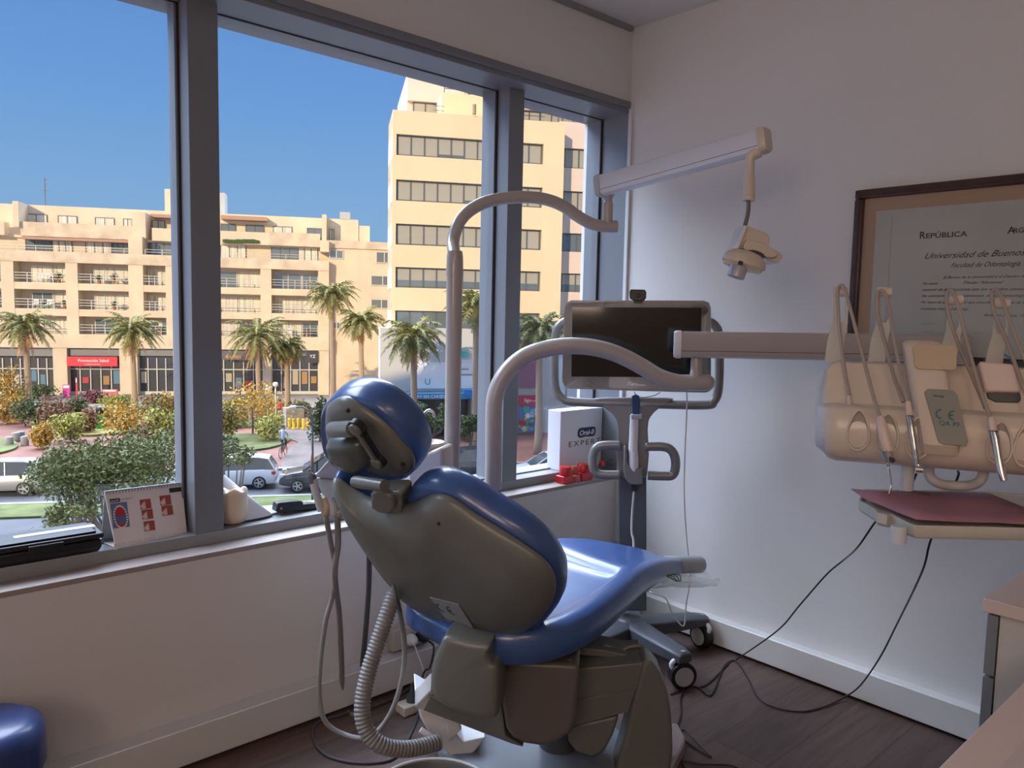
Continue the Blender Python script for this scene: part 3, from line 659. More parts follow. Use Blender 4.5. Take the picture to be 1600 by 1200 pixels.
# footrest under a clear sleeve
fb = mat('clear_film', (.75,.80,.80), .12, alpha=.32)
g = MB(); g.tube([V(-.47,-.60,.432), V(-.33,-.655,.418), V(-.318,-.66,.417)], [.030,.030,.024], 20); g.build('footrest_roll', mat('grey_vinyl', (.36,.40,.44), .4), ch, auto=40)
g = MB(); fr_ = hit(1000,880,0,-.5)
Fp = [(-.52,-.60,.405),(-.45,-.63,.400),(-.36,-.67,.392),(-.31,-.675,.38)]
rr = []
for k, (x, y, z) in enumerate(Fp):
    rr.append([V(x, y, z) + V(0,0,0) + V(.02*math.sin(i*1.7+k), .048*math.cos(2*PI*i/14), -.014+.022*math.sin(2*PI*i/14)+.005*math.sin(i*2.3+k*2)) for i in range(14)])
g.loft(rr, False, False); g.build('plastic_sleeve', fb, ch, smooth=True)
g = MB()
for k in range(4): g.tube(smooth_path([at(1014+k*4,888+k,2.52), at(1022+k*5,905-k*2,2.5), at(1040+k*7,900-k,2.5), at(1058+k*2,909,2.5)], 3), .0018, 6)
g.build('elastic_edge', mat('green_elastic', (.03,.09,.03), .6), ch)
# ---- lift column and base
RP = [(697,991),(687,1010),(678,1030),(674,1054),(675,1078),(682,1092),(698,1103),(724,1113),(752,1121),(770,1121),(777,1116),(778,1090),(778,1042),(770,1036),(764,1024),(765,1012),(766,1004),(735,1000)]
o_ = at(725,1040,1.90); n_ = V(-.80,-.60,0).normalized()
P = smooth_loop([hitp(x,y,o_,n_) for x,y in RP], 2)
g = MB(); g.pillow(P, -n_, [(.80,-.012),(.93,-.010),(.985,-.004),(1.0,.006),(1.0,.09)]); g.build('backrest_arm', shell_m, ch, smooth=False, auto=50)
def prism_px(px, t, n, dep, ma, name, bevel=.008, par=ch, n_sm=0):
    o = at(px[0][0], px[0][1], t); n = Vector(n).normalized(); P = [hitp(x,y,o,n) for x,y in px]
    if n_sm: P = smooth_loop(P, n_sm)
    return MB().prism(P, -n*dep).build(name, ma, par, bevel=bevel, bseg=3)
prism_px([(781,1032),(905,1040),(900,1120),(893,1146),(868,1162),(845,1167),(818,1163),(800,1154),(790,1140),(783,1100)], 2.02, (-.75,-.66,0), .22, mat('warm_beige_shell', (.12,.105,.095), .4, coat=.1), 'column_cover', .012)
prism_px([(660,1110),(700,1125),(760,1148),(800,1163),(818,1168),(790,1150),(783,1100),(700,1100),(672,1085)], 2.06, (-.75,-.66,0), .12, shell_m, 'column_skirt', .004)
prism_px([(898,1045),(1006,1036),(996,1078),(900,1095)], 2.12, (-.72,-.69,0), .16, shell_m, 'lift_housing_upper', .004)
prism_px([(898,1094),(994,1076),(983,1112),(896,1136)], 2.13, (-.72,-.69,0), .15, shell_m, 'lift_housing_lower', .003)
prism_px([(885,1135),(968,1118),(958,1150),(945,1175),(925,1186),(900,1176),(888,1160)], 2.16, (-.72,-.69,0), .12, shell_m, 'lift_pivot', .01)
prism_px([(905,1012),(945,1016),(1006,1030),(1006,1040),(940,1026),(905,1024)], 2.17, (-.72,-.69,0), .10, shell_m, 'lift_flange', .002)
LG = [(1006,1030),(1020,1036),(1033,1052),(1043,1078),(1048,1105),(1051,1140),(1052,1175),(1048,1215),(1035,1230),(957,1230),(966,1190),(980,1140),(993,1080)]
prism_px(LG, 2.10, (-.70,-.71,0), .10, shell_m, 'lift_arm_cover', .012)
g = MB(); g.box((-1.33,-.88,0.0),(-.84,-.46,.035)); g.build('base_plate', mat('pale_blue_grey_enamel', (.16,.18,.22), .4), ch, bevel=.02, bseg=4)
P = [hit(x,y,2,.045) for x,y in ((1052,1128),(1060,1131),(1071,1150),(1069,1162),(1035,1225),(960,1225),(1000,1175),(1040,1140))]; MB().prism(P, V(0,0,-.04)).build('base_foot', mat('pinkish_enamel', (.34,.27,.25), .4), ch, bevel=.006)
g = MB(); c_ = at(850,1180,2.1); g.tube([V(-1.05,-.68,.03), V(-1.05,-.68,.42)], .055, 24); g.build('lift_piston', dgrey_m, ch, auto=40)
g = MB(); p = at(765,1052,2.0); g.lathe(p, [(.022,-.004),(.022,.004)], 20, (-.75,-.66,0), sx=.55); g.build('hinge_opening', black_m, ch)
g = MB(); p = at(770,1055,1.99); g.tube([at(772,1036,1.99), at(769,1056,1.985), at(771,1062,1.985)], [.008,.009,.010], 12); g.build('hinge_lever', grey_m, ch)
prism_px([(764,1022),(806,1027),(806,1034),(764,1030)], 2.0, (-.75,-.66,0), .06, ivory_m, 'hinge_cover', .002)
g = MB(); p = at(890,1036,2.03); g.lathe(p, [(.0005,-.004),(.0155,-.004),(.0155,.004)], 20, (-.72,-.69,-.1), sx=.6, sy=1); g.build('seat_knob', dgrey_m, ch)
# waste bin at the bottom edge of the view
wbp = hit(676,1243,2,.33); wb = thing('waste_bin', 'open round dark waste bin with grey rim at the lower edge beside the floor box', 'bin', (wbp.x,wbp.y,0))
MB().lathe((wbp.x,wbp.y,0), [(.10,0),(.105,.005),(.128,.325),(.124,.33),(.120,.325),(.098,.015),(0,.012)], 40).build('bin_body', dgrey_m, wb, auto=40)
ring(MB(), (wbp.x,wbp.y,.33), .127, .0035, seg=44).build('rim', grey_m, wb, smooth=True)
MB().lathe((wbp.x,wbp.y,0), [(0,.20),(.06,.22),(.115,.21)], 24).build('bin_liner', mat('dark_teal_liner', (.02,.05,.05), .4), wb, smooth=True)

# ================================================================== CUSPIDOR UNIT, LAMP, DELIVERY CONSOLE
taupe = mat('taupe_grey_enamel', (.42,.385,.36), .30, coat=.3)
cream_p = mat('ivory_plastic', (.62,.55,.47), .36, coat=.2)
alu_l = mat('satin_aluminium', (.68,.73,.82), .35, .1)
cu = thing('cuspidor_unit', 'ivory spittoon unit with rinse bowl and small curved spout behind the headrest', 'cuspidor', (-1.12,-.42,0))
n1 = V(-.85,-.53,0).normalized()
def pxs(px, t, n): o = at(px[0][0], px[0][1], t); n = Vector(n).normalized(); return [hitp(x,y,o,n) for x,y in px]
P = pxs([(644,702),(655,708),(668,707),(680,702),(689,698),(692,703),(692,742),(691,800),(688,860),(650,860),(640,800),(636,735)], 2.28, n1)
MB().prism(P, -n1*.09).build('body', cream_p, cu, bevel=.012, bseg=3)
bc = at(667,695,2.33)
g = MB(); g.lathe(bc, [(.015,-.03),(.036,-.024),(.050,-.006),(.056,.006),(.053,.010),(.047,.004),(.033,-.014),(.0,-.020)], 32, sx=1.0, sy=1.0); g.build('bowl', cream_p, cu, auto=50)
g = MB(); g.tube(smooth_path([at(656,668,2.36),at(659,655,2.36),at(664,645,2.36),at(671,641,2.36),at(677,645,2.36),at(679,652,2.36)], 5), [.0045]*26, 10); g.build('spout', steel_m, cu, smooth=True)
g = MB(); P = pxs([(682,720),(690,718),(690,744),(682,745)], 2.27, n1); g.prism(P, n1*.002); po = g.build('rating_plate', ceb, cu)
cemark('ce_mark', P[0]*.5+P[2]*.5+n1*.003, P[1]-P[0], (0,0,1), .008, mat('print_white', (.7,.7,.7), .5), po)
# assistant console left of the headrest
an_ = thing('assistant_console', 'pale grey assistant console with button panel beside the left of the headrest', 'console', (-1.45,-.25,.75))
n2 = V(-.70,-.71,0).normalized()
P = pxs([(488,742),(494,747),(530,752),(565,770),(575,800),(568,830),(548,812),(530,795),(512,782),(503,772),(496,756)], 2.12, n2)
MB().prism(P, -n2*.10).build('body', mat('cool_grey_plastic', (.46,.47,.48), .4), an_, bevel=.004)
P = pxs([(492,742),(513,718),(545,736),(570,765),(530,750)], 2.12, (-.5,-.6,-1.0)); MB().prism(P, V(0,0,-.006)).build('control_panel', mat('pale_lilac_panel', (.62,.60,.66), .35), an_, bevel=.001)
P = pxs([(508,735),(514,731),(517,735),(511,739)], 2.10, (-.5,-.6,-1.0)); MB().prism(P, V(0,0,.003)).build('button', white_m, an_)
P = pxs([(512,735),(521,731),(524,736),(514,741)], 2.095, (-.5,-.6,-1.0)); MB().prism(P, V(0,0,.003)).build('label_panel', mat('peach_label', (.6,.4,.28), .5), an_)
# suction and syringe hoses with holders
hose_m = mat('grey_rubber_hose', (.22,.215,.21), .45)
def hose(name, label, pts, r, ma=hose_m, cat='hose', seg=10, n=7, grp=None):
    return tag(MB().tube(smooth_path(pts, n), r, seg).build(name, ma, smooth=True), label, cat, grp)
se = thing('suction_handpiece', 'slim grey saliva ejector standing up with a clear pink straw beside the headrest', 'suction handpiece', at(490,760,2.04))
MB().tube([at(487,745,2.04), at(490,752,2.04), at(494,772,2.04), at(503,797,2.05)], [.011,.012,.010,.012], 16).build('handle', grey_m, se, auto=45)
MB().tube([at(484,742,2.04), at(487,745,2.04), at(490,755,2.04)], [.009,.0125,.0122], 16).build('cap', dgrey_m, se, auto=45)
MB().tube([at(486,742,2.04), at(486,722,2.04), at(487,704,2.04)], [.0022,.0022,.0016], 8).build('straw', mat('clear_pink_tube', (.70,.45,.42), .2), se, smooth=True)
hd = thing('hose_holder', 'pair of beige clip holders gripping the hoses beside the chair back', 'hose holder', at(515,795,2.05))
for (x0,y0,x1,y1,x2,y2), ma in (((506,778,512,790,508,804), mat('tan_clip_plastic', (.45,.36,.27), .5)), ((516,778,522,790,522,804), grey_m)):
    MB().tube([at(x0,y0,2.05), at(x1,y1,2.05), at(x2,y2,2.05)], [.008,.015,.011], 12).build('clip', ma, hd, auto=50)
MB().tube([at(524,792,2.06), at(530,799,2.06), at(527,806,2.06)], [.009,.018,.012], 12).build('clip', grey_m, hd, auto=50)
hose('suction_hose', 'long thin grey hose hanging from the ejector nearest the window wall', [at(509,805,2.05),at(517,850,2.1),at(524,890,2.15),at(520,930,2.2),at(509,970,2.2),at(501,1030,2.2),at(499,1090,2.2),at(510,1130,2.2),at(545,1150,2.2),at(580,1150,2.15),at(610,1115,2.15),at(628,1060,2.15),at(632,1010,2.15),at(625,960,2.12),at(615,915,2.1)], .0072)
hose('suction_hose', 'grey hose crossing in front of the ejector hose and dropping to the floor', [at(527,805,2.06),at(528,850,2.1),at(523,900,2.14),at(530,960,2.3),at(534,1040,2.45),at(534,1090,2.5),at(537,1110,2.52),hit(560,1120,2,.012)], .0085)
hose('suction_hose', 'straight dark hose hanging from under the chair back towards the skirting', [at(577,862,2.25),at(576,920,2.3),at(571,990,2.35),at(566,1040,2.4)], .0082, mat('dark_rubber_hose', (.06,.06,.065), .5))
# thick ribbed hose
def ribbed(name, label, pts, r, ma, pitch=.0095):
    path = smooth_path(pts, 26); L = [0]
    for a, b in zip(path, path[1:]): L.append(L[-1]+(b-a).length)
    tot = L[-1]; n = int(tot/pitch)*4; out = []; rad = []
    j = 0
    for i in range(n+1):
        s = tot*i/n
        while j < len(L)-2 and L[j+1] < s: j += 1
        f = (s-L[j])/max(1e-6, L[j+1]-L[j]); out.append(path[j].lerp(path[j+1], f)); rad.append(r*(1.0, .97, .82, .97)[i%4])
    return tag(MB().tube(out, rad, 20).build(name, ma, smooth=True), label, 'hose')
ribbed('ribbed_hose', 'thick ribbed grey vacuum hose curving from the chair back to the white floor box', [at(617,925,2.06),at(605,960,2.04),at(588,1010,2.02),at(573,1060,2.0),at(566,1110,1.98),at(575,1145,1.97),at(600,1166,1.97),at(640,1170,2.0),at(685,1160,2.05)], .0215, mat('grey_ribbed_plastic', (.20,.195,.19), .45))
hose('suction_hose', 'thin dark hose running down over the top of the ribbed hose', [at(615,913,2.03),at(620,935,2.02),at(626,955,2.05)], .004, mat('dark_rubber_hose', (.06,.06,.065), .5))
# white floor connection box
fb_ = thing('floor_junction_box', 'white plastic connection box on the floor where the ribbed hose ends', 'junction box', at(700,1130,2.2)); nb = V(-.55,-.83,0).normalized()
P = pxs([(648,1078),(674,1050),(700,1092),(690,1098),(672,1094)], 2.16, (-.5,-.6,-.9)); MB().prism(P, V(0,0,-.05)).build('lid', white_m, fb_, bevel=.003)
P = pxs([(648,1086),(676,1102),(686,1110),(700,1130),(724,1160),(760,1152),(742,1175),(712,1192),(700,1178),(672,1150),(656,1120)], 2.17, nb); MB().prism(P, -nb*.14).build('body', white_m, fb_, bevel=.005)
P = pxs([(690,1094),(706,1100),(722,1140),(702,1160),(696,1130),(680,1108)], 2.14, nb); MB().prism(P, -nb*.05).build('bracket', white_m, fb_, bevel=.004)
MB().cyl(at(657,1140,2.12), at(674,1152,2.12), .008).build('pipe_stub', white_m, fb_)

# ---- surgical lamp
POLE1 = [at(706,740,2.40), at(706,640,2.40), at(706,560,2.40), at(706,440,2.40)]
lp_ = thing('surgical_light', 'ivory dental surgical lamp on a curved pole and sloping spring arm', 'surgical light', (POLE1[0].x, POLE1[0].y, 0))
b_ = V(POLE1[0].x, POLE1[0].y, .30)
TP = at(706,425,2.40); pv = V(POLE1[0].x, POLE1[0].y, 0)
MB().tube([b_, V(pv.x, pv.y, TP.z)], .0242, 28).build('pole', taupe, lp_, auto=40)
MB().tube([V(pv.x,pv.y,TP.z-.012), V(pv.x,pv.y,TP.z+.002), V(pv.x,pv.y,TP.z+.045), V(pv.x,pv.y,TP.z+.06)], [.0262,.0262,.0245,.022], 28).build('pole_collar', taupe, lp_, auto=30)
arc = [V(pv.x,pv.y,TP.z+.04), at(708,378,2.40), at(716,350,2.41), at(734,329,2.42), at(765,314,2.44), at(810,308,2.47), at(850,311,2.49), at(880,322,2.51), at(903,338,2.52), at(925,350,2.53), at(945,353.5,2.535), at(964,354,2.54)]
MB().tube(smooth_path(arc, 7), .0195, 24).build('curved_arm', taupe, lp_, auto=50)
e0 = at(949,350,2.535); e1 = V(e0.x, e0.y, at(949,318,2.535).z); e2 = V(e0.x, e0.y, at(949,303,2.535).z)
MB().tube([e0, e1, e1+V(0,0,.004), e2], [.0165,.0165,.0135,.0125], 20).build('arm_post', taupe, lp_, auto=35)
def boxarm(name, p0, p1, h, wd, par, ma, seam=None, tp=None, capm=None):
    """spring arm: rectangular beam with softened edges between two points, with end caps"""
    d = (p1-p0).normalized(); s = d.cross(V(0,0,1)).normalized(); u_ = s.cross(d); prof = [(-.5,-.28),(-.42,-.42),(-.2,-.5),(.2,-.5),(.42,-.42),(.5,-.28),(.5,.42),(.42,.5),(-.42,.5),(-.5,.42)]
    MB().loft([[p+s*a*wd+u_*b*h for a, b in prof] for p in (p0, p1)]).build(name, ma, par, bevel=.001)
    if seam: 
        g = MB()
        for sg in (-1, 1): g.obox(p0+s*sg*wd*.495-u_*h*.24+d*.004, d*((p1-p0).length-.008), s*sg*wd*.02, u_*h*.02)
        g.build('arm_seam', dgrey_m, par)
        MB().obox(p0-s*wd*.506+u_*(-h*.17)+d*.006, d*((p1-p0).length-.01), -s*wd*.012, u_*h*.56).build('arm_face', seam, par, bevel=.0008)
    for e, q, k in ((p0,-d,0), (p1,d,1)):
        c_ = MB(); c_.loft([[e+q*x+s*a*wd*f+u_*b*h*f for a, b in prof] for x, f in ((-.004,1.06),(.010,1.06),(.018,.96))]); c_.build('arm_end_cap', (capm or [ma,ma])[k], par, auto=45)
L0 = at(942,291,2.52); L1 = at(1191,221,2.18)
boxarm('spring_arm', L0, L1, .066, .055, lp_, alu_l, alu_l, capm=[grey_m, cream_p])
g = MB(); g.tube([at(957,297,2.51), at(952,306,2.535)], [.016,.014], 14); g.build('arm_joint', taupe, lp_, auto=40)
q0 = at(1176,238,2.19); qd = lambda y: V(q0.x, q0.y, at(1172,y,2.19).z)
MB().tube([at(1183,236,2.185), at(1172,246,2.19), at(1171.5,256,2.19), at(1171,276,2.19)], [.022,.0155,.0135,.0135], 20).build('lamp_yoke', cream_p, lp_, auto=40)
MB().tube([at(1171,275,2.19), at(1170.5,277,2.19), at(1170.5,306,2.19), at(1170.5,307,2.19), at(1170.5,308,2.19), at(1170,314,2.19)], [.015,.0168,.0168,.0155,.0172,.0165], 22).build('lamp_sleeve', cream_p, lp_, auto=30)
MB().tube(smooth_path([at(1169,313,2.19), at(1169.5,322,2.19), at(1168,336,2.19), at(1164,352,2.19)], 4), .0058, 12).build('lamp_stem', shell_m, lp_, smooth=True)
nl = V(-.67,-.74,.0).normalized()
P = pxs([(1162,352),(1170,353),(1200,365),(1204,371),(1201,384),(1199,386),(1213,391),(1223,398),(1223,404),(1216,411),(1205,408),(1192,402),(1180,399),(1152,395),(1150,386),(1156,368)], 2.13, nl)
MB().prism(P, -nl*.085).build('lamp_housing', cream_p, lp_, bevel=.005, bseg=3)
P = pxs([(1165,352),(1150,388),(1151,394),(1155,397),(1153,394),(1153,389),(1167,355)], 2.115, nl); MB().prism(P, -nl*.02).build('housing_rim', white_m, lp_)
P = smooth_loop(pxs([(1163,389),(1166,377),(1172,374),(1196,381),(1210,391),(1216,398),(1205,403),(1180,396)], 2.115, nl), 3); MB().prism(P, -nl*.03).build('handle_boss', cream_p, lp_, bevel=.003)
MB().loft([[at(1141,391,2.15)+_r*(.052+0*k)*math.cos(2*PI*k/24)*f+V(0,0,.012*math.sin(2*PI*k/24))*f+_r*.05+V(0,0,z)+_fw*.05*math.sin(2*PI*k/24)*f for k in range(24)] for z, f in ((.010,.3),(.004,.7),(-.008,.95),(-.018,1.0))]).build('hinge_cover', dgrey_m, lp_, auto=40)
rc = at(1163,409,2.12); hx = (_r*.96-V(0,0,.30)).normalized(); hz = (V(0,0,.96)+_r*.30).normalized(); hy = hx.cross(hz)
def ell(c, a, b, z): return [c+hx*a*math.cos(2*PI*k/32)+hy*b*math.sin(2*PI*k/32)+hz*z for k in range(32)]
MB().loft([ell(rc,.015,.012,.030), ell(rc,.038,.030,.025), ell(rc,.056,.042,.012), ell(rc,.061,.046,-.004), ell(rc,.060,.045,-.010)]).build('reflector_dome', cream_p, lp_, auto=50)
MB().loft([ell(rc,.058,.044,-.006), ell(rc,.052,.038,-.020), ell(rc,.030,.022,-.024)]).build('lens_shield', mat('amber_clear_shield', (.75,.62,.38), .15, alpha=.55), lp_, auto=50)
hk = at(1152,425,2.06); MB().tube([hk+hz*.016, hk+hz*.014, hk-hz*.014, hk-hz*.016], [.0215,.0228,.0228,.020], 26).build('grip_handle', mat('silver_grey_grip', (.45,.46,.52), .35, .4), lp_, auto=40)
MB().tube([hk+hz*.014, hk+hz*.03], .006, 10).build('grip_stem', black_m, lp_)

# ---- delivery console: pole, S-shaped arm, straight arm, console body
du = thing('delivery_unit', 'ivory dental delivery console with four whip arms on a curved grey pole', 'dental unit', V(at(771,700,2.47).x, at(771,700,2.47).y, 0))
pb = at(771,700,2.47); zt1 = at(771,672,2.47).z
MB().tube([V(pb.x,pb.y,.30), V(pb.x,pb.y,at(771,766,2.47).z)], .0267, 28).build('pole_foot', taupe, du, auto=40)
ring(MB(), V(pb.x,pb.y,at(771,767,2.47).z), .0258, .0022, seg=32).build('pole_seal', black_m, du, smooth=True)
arc = [V(pb.x,pb.y,at(771,766,2.47).z), at(771,720,2.47), at(771,660,2.47), at(773,622,2.47), at(783,594,2.47), at(803,569,2.47), at(830,552,2.47), at(870,542,2.47), at(910,541,2.47), at(945,547,2.47), at(975,558,2.47), at(1005,574,2.47), at(1030,589,2.47), at(1058,597.5,2.47), at(1085,598,2.47), at(1104,598,2.47)]
MB().tube(smooth_path(arc, 7), .0267, 28).build('curved_arm', taupe, du, auto=50)
MB().ball(at(1104,598,2.47), .0267, 16).build('arm_tip', taupe, du, smooth=True)
a0 = at(1087,590,2.47); MB().tube([a0, V(a0.x,a0.y,at(1087,582,2.47).z), V(a0.x,a0.y,at(1087,581,2.47).z), V(a0.x,a0.y,at(1087,548,2.47).z)], [.0185,.0185,.0172,.0172], 22).build('arm_post', taupe, du, auto=40)
A0 = at(1062,538,2.45); A1 = at(1500,545,2.30)
boxarm('straight_arm', A0, A1, .082, .07, du, taupe, mat('pale_taupe_face', (.50,.47,.45), .34), capm=[white_m, taupe])
MB().tube([A1+V(0,0,0), at(1500,600,2.2), at(1480,640,1.95), at(1470,640,1.78)], [.03,.03,.03,.03], 18).build('console_joint', taupe, du, auto=50)
# console frame of reference: ux along its width, nn facing the operator
cux = V(math.cos(math.radians(-63)), math.sin(math.radians(-63)), 0); cn = V(-.891,-.454,0)
CO = at(1300,632,1.60); CO = V(CO.x, CO.y, 0)
def cp(u, n, z): return CO + cux*u + cn*n + V(0,0,z)
def cuv(px, py, n=0): p = hitp(px, py, CO+cn*n, cn)-CO; return p.dot(cux), p.z
WU = .60
zb = cuv(1330,722,.03)[1]; zl = cuv(1306,632)[1]; zu = cuv(1290,563,-.05)[1]
u_b0 = cuv(1330,700,.03)[0]
# section (n, z) from the bottom front round to the back
sec = [(.00,zb-.004),(.035,zb+.010),(.052,zb+.035),(.050,zl-.03),(.040,zl-.004),(.034,zl),(-.018,zl+.002),(-.055,zu-.004),(-.075,zu),(-.11,zu-.01),(-.13,zl-.02),(-.10,zb+.02),(-.04,zb-.002)]
def secring(u, k=0, sh=0): 
    return [cp(u + sh*(z-zl), n, z) if True else None for n, z in [(n*(1-k)-.04*k, zl-.02+(z-zl+.02)*(1-k)) for n, z in sec]]
g = MB(); g.loft([secring(-.012,.16), secring(-.002,.04), secring(.012), secring(WU)]); body = g.build('console_body', cream_p, du, auto=38)
g = MB(); g.loft([secring(-.030,.42), secring(-.026,.26), secring(-.012,.155)]); g.build('console_end', mat('pale_blue_grey_plastic', (.56,.60,.66), .4), du, auto=60)
# raised middle hood with the CE plate
u0, _ = cuv(1402,600,.06); u1, _ = cuv(1520,600,.06); ztop = cuv(1440,533,0)[1]; zlow = cuv(1480,712,.07)[1]
_f = (zl-.02-zlow-.02)/(zl+.05-zlow-.02)
hood = [(.066,zlow),(.080,zlow+.02),(.080+(.034-.080)*_f,zl-.02),(.034,zl+.05),(.005,ztop-.012),(-.01,ztop),(-.05,ztop),(-.06,zl)]
def hr(u, k=0): 
    zc = (zlow+ztop)/2
    return [cp(u + (z-zc)*(-.16), n*(1-k)-.01*k, zc+(z-zc)*(1-k*.25)) for n, z in hood]
uu0, uu1 = cuv(1428,620,.06)[0], cuv(1492,620,.06)[0]
g = MB(); g.loft([hr(uu0,.25), hr(uu0+.006,.05), hr(uu0+.014), hr(uu1-.014), hr(uu1-.006,.05), hr(uu1,.25)]); hood_o = g.build('console_hood', cream_p, du, auto=40)
def hoodpt(px, py, off=.0): 
    # faces of the hood as two planes meeting at zl-.02
    for (n0,z0),(n1,z1) in ((hood[1],hood[2]),(hood[2],hood[3]),(hood[3],hood[4])):
        t = V(0,0,z1-z0)+cn*(n1-n0); nr = cux.cross(t).normalized(); nr = nr if nr.dot(cn) > 0 else -nr
        p = hitp(px, py, cp(0,n0,z0)+nr*off, nr)
        if min(z0,z1)-.003 <= p.z <= max(z0,z1)+.001: return p, nr
    return p, nr
def hoodpatch(pts, th, ma, name, off=.001, par=None, face=None):
    (n0,z0),(n1,z1) = face or (hood[2],hood[3]); t = V(0,0,z1-z0)+cn*(n1-n0); nr = cux.cross(t).normalized(); nr = nr if nr.dot(cn) > 0 else -nr
    P = [hitp(x,y,cp(0,n0,z0)+nr*off,nr) for x,y in pts]; return MB().prism(P, nr*th).build(name, ma, par or hood_o, bevel=.0008), P, nr
pad_o, _, _ = hoodpatch([(1426,543),(1432,538),(1490,541),(1495,546),(1494,576),(1489,579),(1434,577),(1429,573)], .004, mat('tan_push_pad', (.50,.40,.28), .45), 'push_pad', face=(hood[3],hood[4]))
pp_, P, nr = hoodpatch([(1444,613),(1449,608),(1489,610),(1496,618),(1512,690),(1509,697),(1474,695),(1466,690)], .0025, mat('grey_green_label', (.24,.25,.22), .5), 'label_plate', off=.0018, face=(hood[1],hood[3]))
teal = mat('teal_print', (.01,.14,.17), .5)
o_ = hitp(1471,647, P[0]+nr*.004, nr); ux_ = hitp(1495,649.5,P[0]+nr*.004,nr)-o_
cemark('ce_mark', o_, ux_, nr.cross(ux_), .0098, teal, pp_, .0008)
lettering('number_print', 'QA 99', hitp(1467,663.5,P[0]+nr*.003,nr), ux_, nr.cross(ux_), .0125, teal, pp_)
lettering('maker_print', 'dental', hitp(1458,619.5,P[0]+nr*.003,nr), ux_, nr.cross(ux_), .0075, ceb, pp_)
# moulded pockets for the handpieces, each with a raised lip
pk = []
for cx_, cy_ in ((1341,672),(1386,678),(1434,684),(1562,692),(1604,696)):
    u_, z_ = cuv(cx_, cy_, .052); c0 = cp(u_, .0545, z_); 
    E = [c0 + cux*(math.cos(t)*.0195*(1-.28*math.sin(t))) + V(0,0,math.sin(t)*.040) for t in [2*PI*k/28 for k in range(28)]]
    g = MB(); g.tube(E+[E[0]], .0022, 8, cap=False); g.build('pocket_lip', cream_p, body, smooth=True)
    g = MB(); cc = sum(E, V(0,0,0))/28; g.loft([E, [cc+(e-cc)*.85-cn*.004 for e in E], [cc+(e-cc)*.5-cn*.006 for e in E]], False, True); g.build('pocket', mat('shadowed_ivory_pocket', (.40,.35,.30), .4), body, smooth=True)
g = MB(); g.tube(smooth_path([at(1452,728,1.57), at(1452,742,1.56), at(1462,753,1.55), at(1480,758,1.55), at(1510,759,1.54), at(1528,754,1.54), at(1536,742,1.54), at(1536,728,1.55)], 5), .0098, 16); g.build('grab_handle', grey_m, du, smooth=True)
# whip arms
for i, (x0, x1, xt, yt, yb) in enumerate(((1288,1322,1312,447,566),(1356,1384,1373,455,566),(1466,1496,1482,456,578),(1538,1566,1551,456,584),(1610,1640,1626,458,590))):
    T = 1.68
    R0 = [(x0,yb),(x0+5,yb-35),(x0+13,yb-62),(x0+15,yb-92),(x0+14,yb-108),(x0+14,yb-118),(x0+18,yb-118),(x0+20,yb-100),(x0+19,yb-72),(x0+22,yb-62),(x0+28,yb-62),(x0+33,yb-72),(x0+33,yb-98),(x0+37,yb-98),(x0+37,yb-62),(x0+31,yb-30),(x0+27,yb)]
    nw = (V(-.891,-.454,0)).normalized(); o_ = hitp(x0,yb,CO-cn*.085,cn); P = [hitp(x,y,o_,nw) for x,y in R0]
    w_ = MB().prism(P, -nw*.006).build('whip_arm', mat('grey_whip_plastic', (.50,.50,.47), .45), du, bevel=.001)
    c0 = hitp(x0+16,yb-110,o_,nw); MB().tube([c0, c0+cux*.004, c0+cux*.022, c0+cux*.026], [.009,.011,.010,.009], 16).build('whip_roller', cream_p, w_, auto=40)
# rear top rail behind the hood
MB().obox(cp(.22,-.07,zu-.012), cux*.36, -cn*.02, V(0,0,.012)).build('instrument_slot', black_m, du, bevel=.002)
# film control box lying on the console
xb = thing('curing_light_charger', 'small white box with dark lower edge lying on the console beside the hood', 'control box', cuv and cp(cuv(1560,600,0)[0],0,cuv(1560,600,0)[1]))
nx = (cn+V(0,0,.35)).normalized()
P = pxs([(1529,566),(1533,564),(1582,568),(1586,571),(1596,606),(1594,612),(1543,611),(1539,608)], 1.53, nx); MB().prism(P, -nx*.03).build('case', mat('pinkish_white_case', (.66,.56,.52), .4), xb, bevel=.004)
P = pxs([(1541,611),(1594,613),(1596,624),(1592,629),(1556,628),(1544,622)], 1.525, nx); MB().prism(P, -nx*.03).build('socket_strip', dgrey_m, xb, bevel=.002)
for x, y in ((1550,619),(1562,619),(1574,620),(1588,620)): MB().lathe(at(x,y,1.523), [(.0045,-.004),(.0045,.003),(.002,.004)], 12, nx).build('connector', steel_m if x != 1562 else white_m, xb)
hose('charger_cable', 'blue looped cable behind the small white box', [at(1538,564,1.66), at(1545,556,1.66), at(1562,552,1.67), at(1576,558,1.67), at(1582,566,1.66)], .0016, mat('blue_cable', (.03,.25,.45), .4), 'cable')
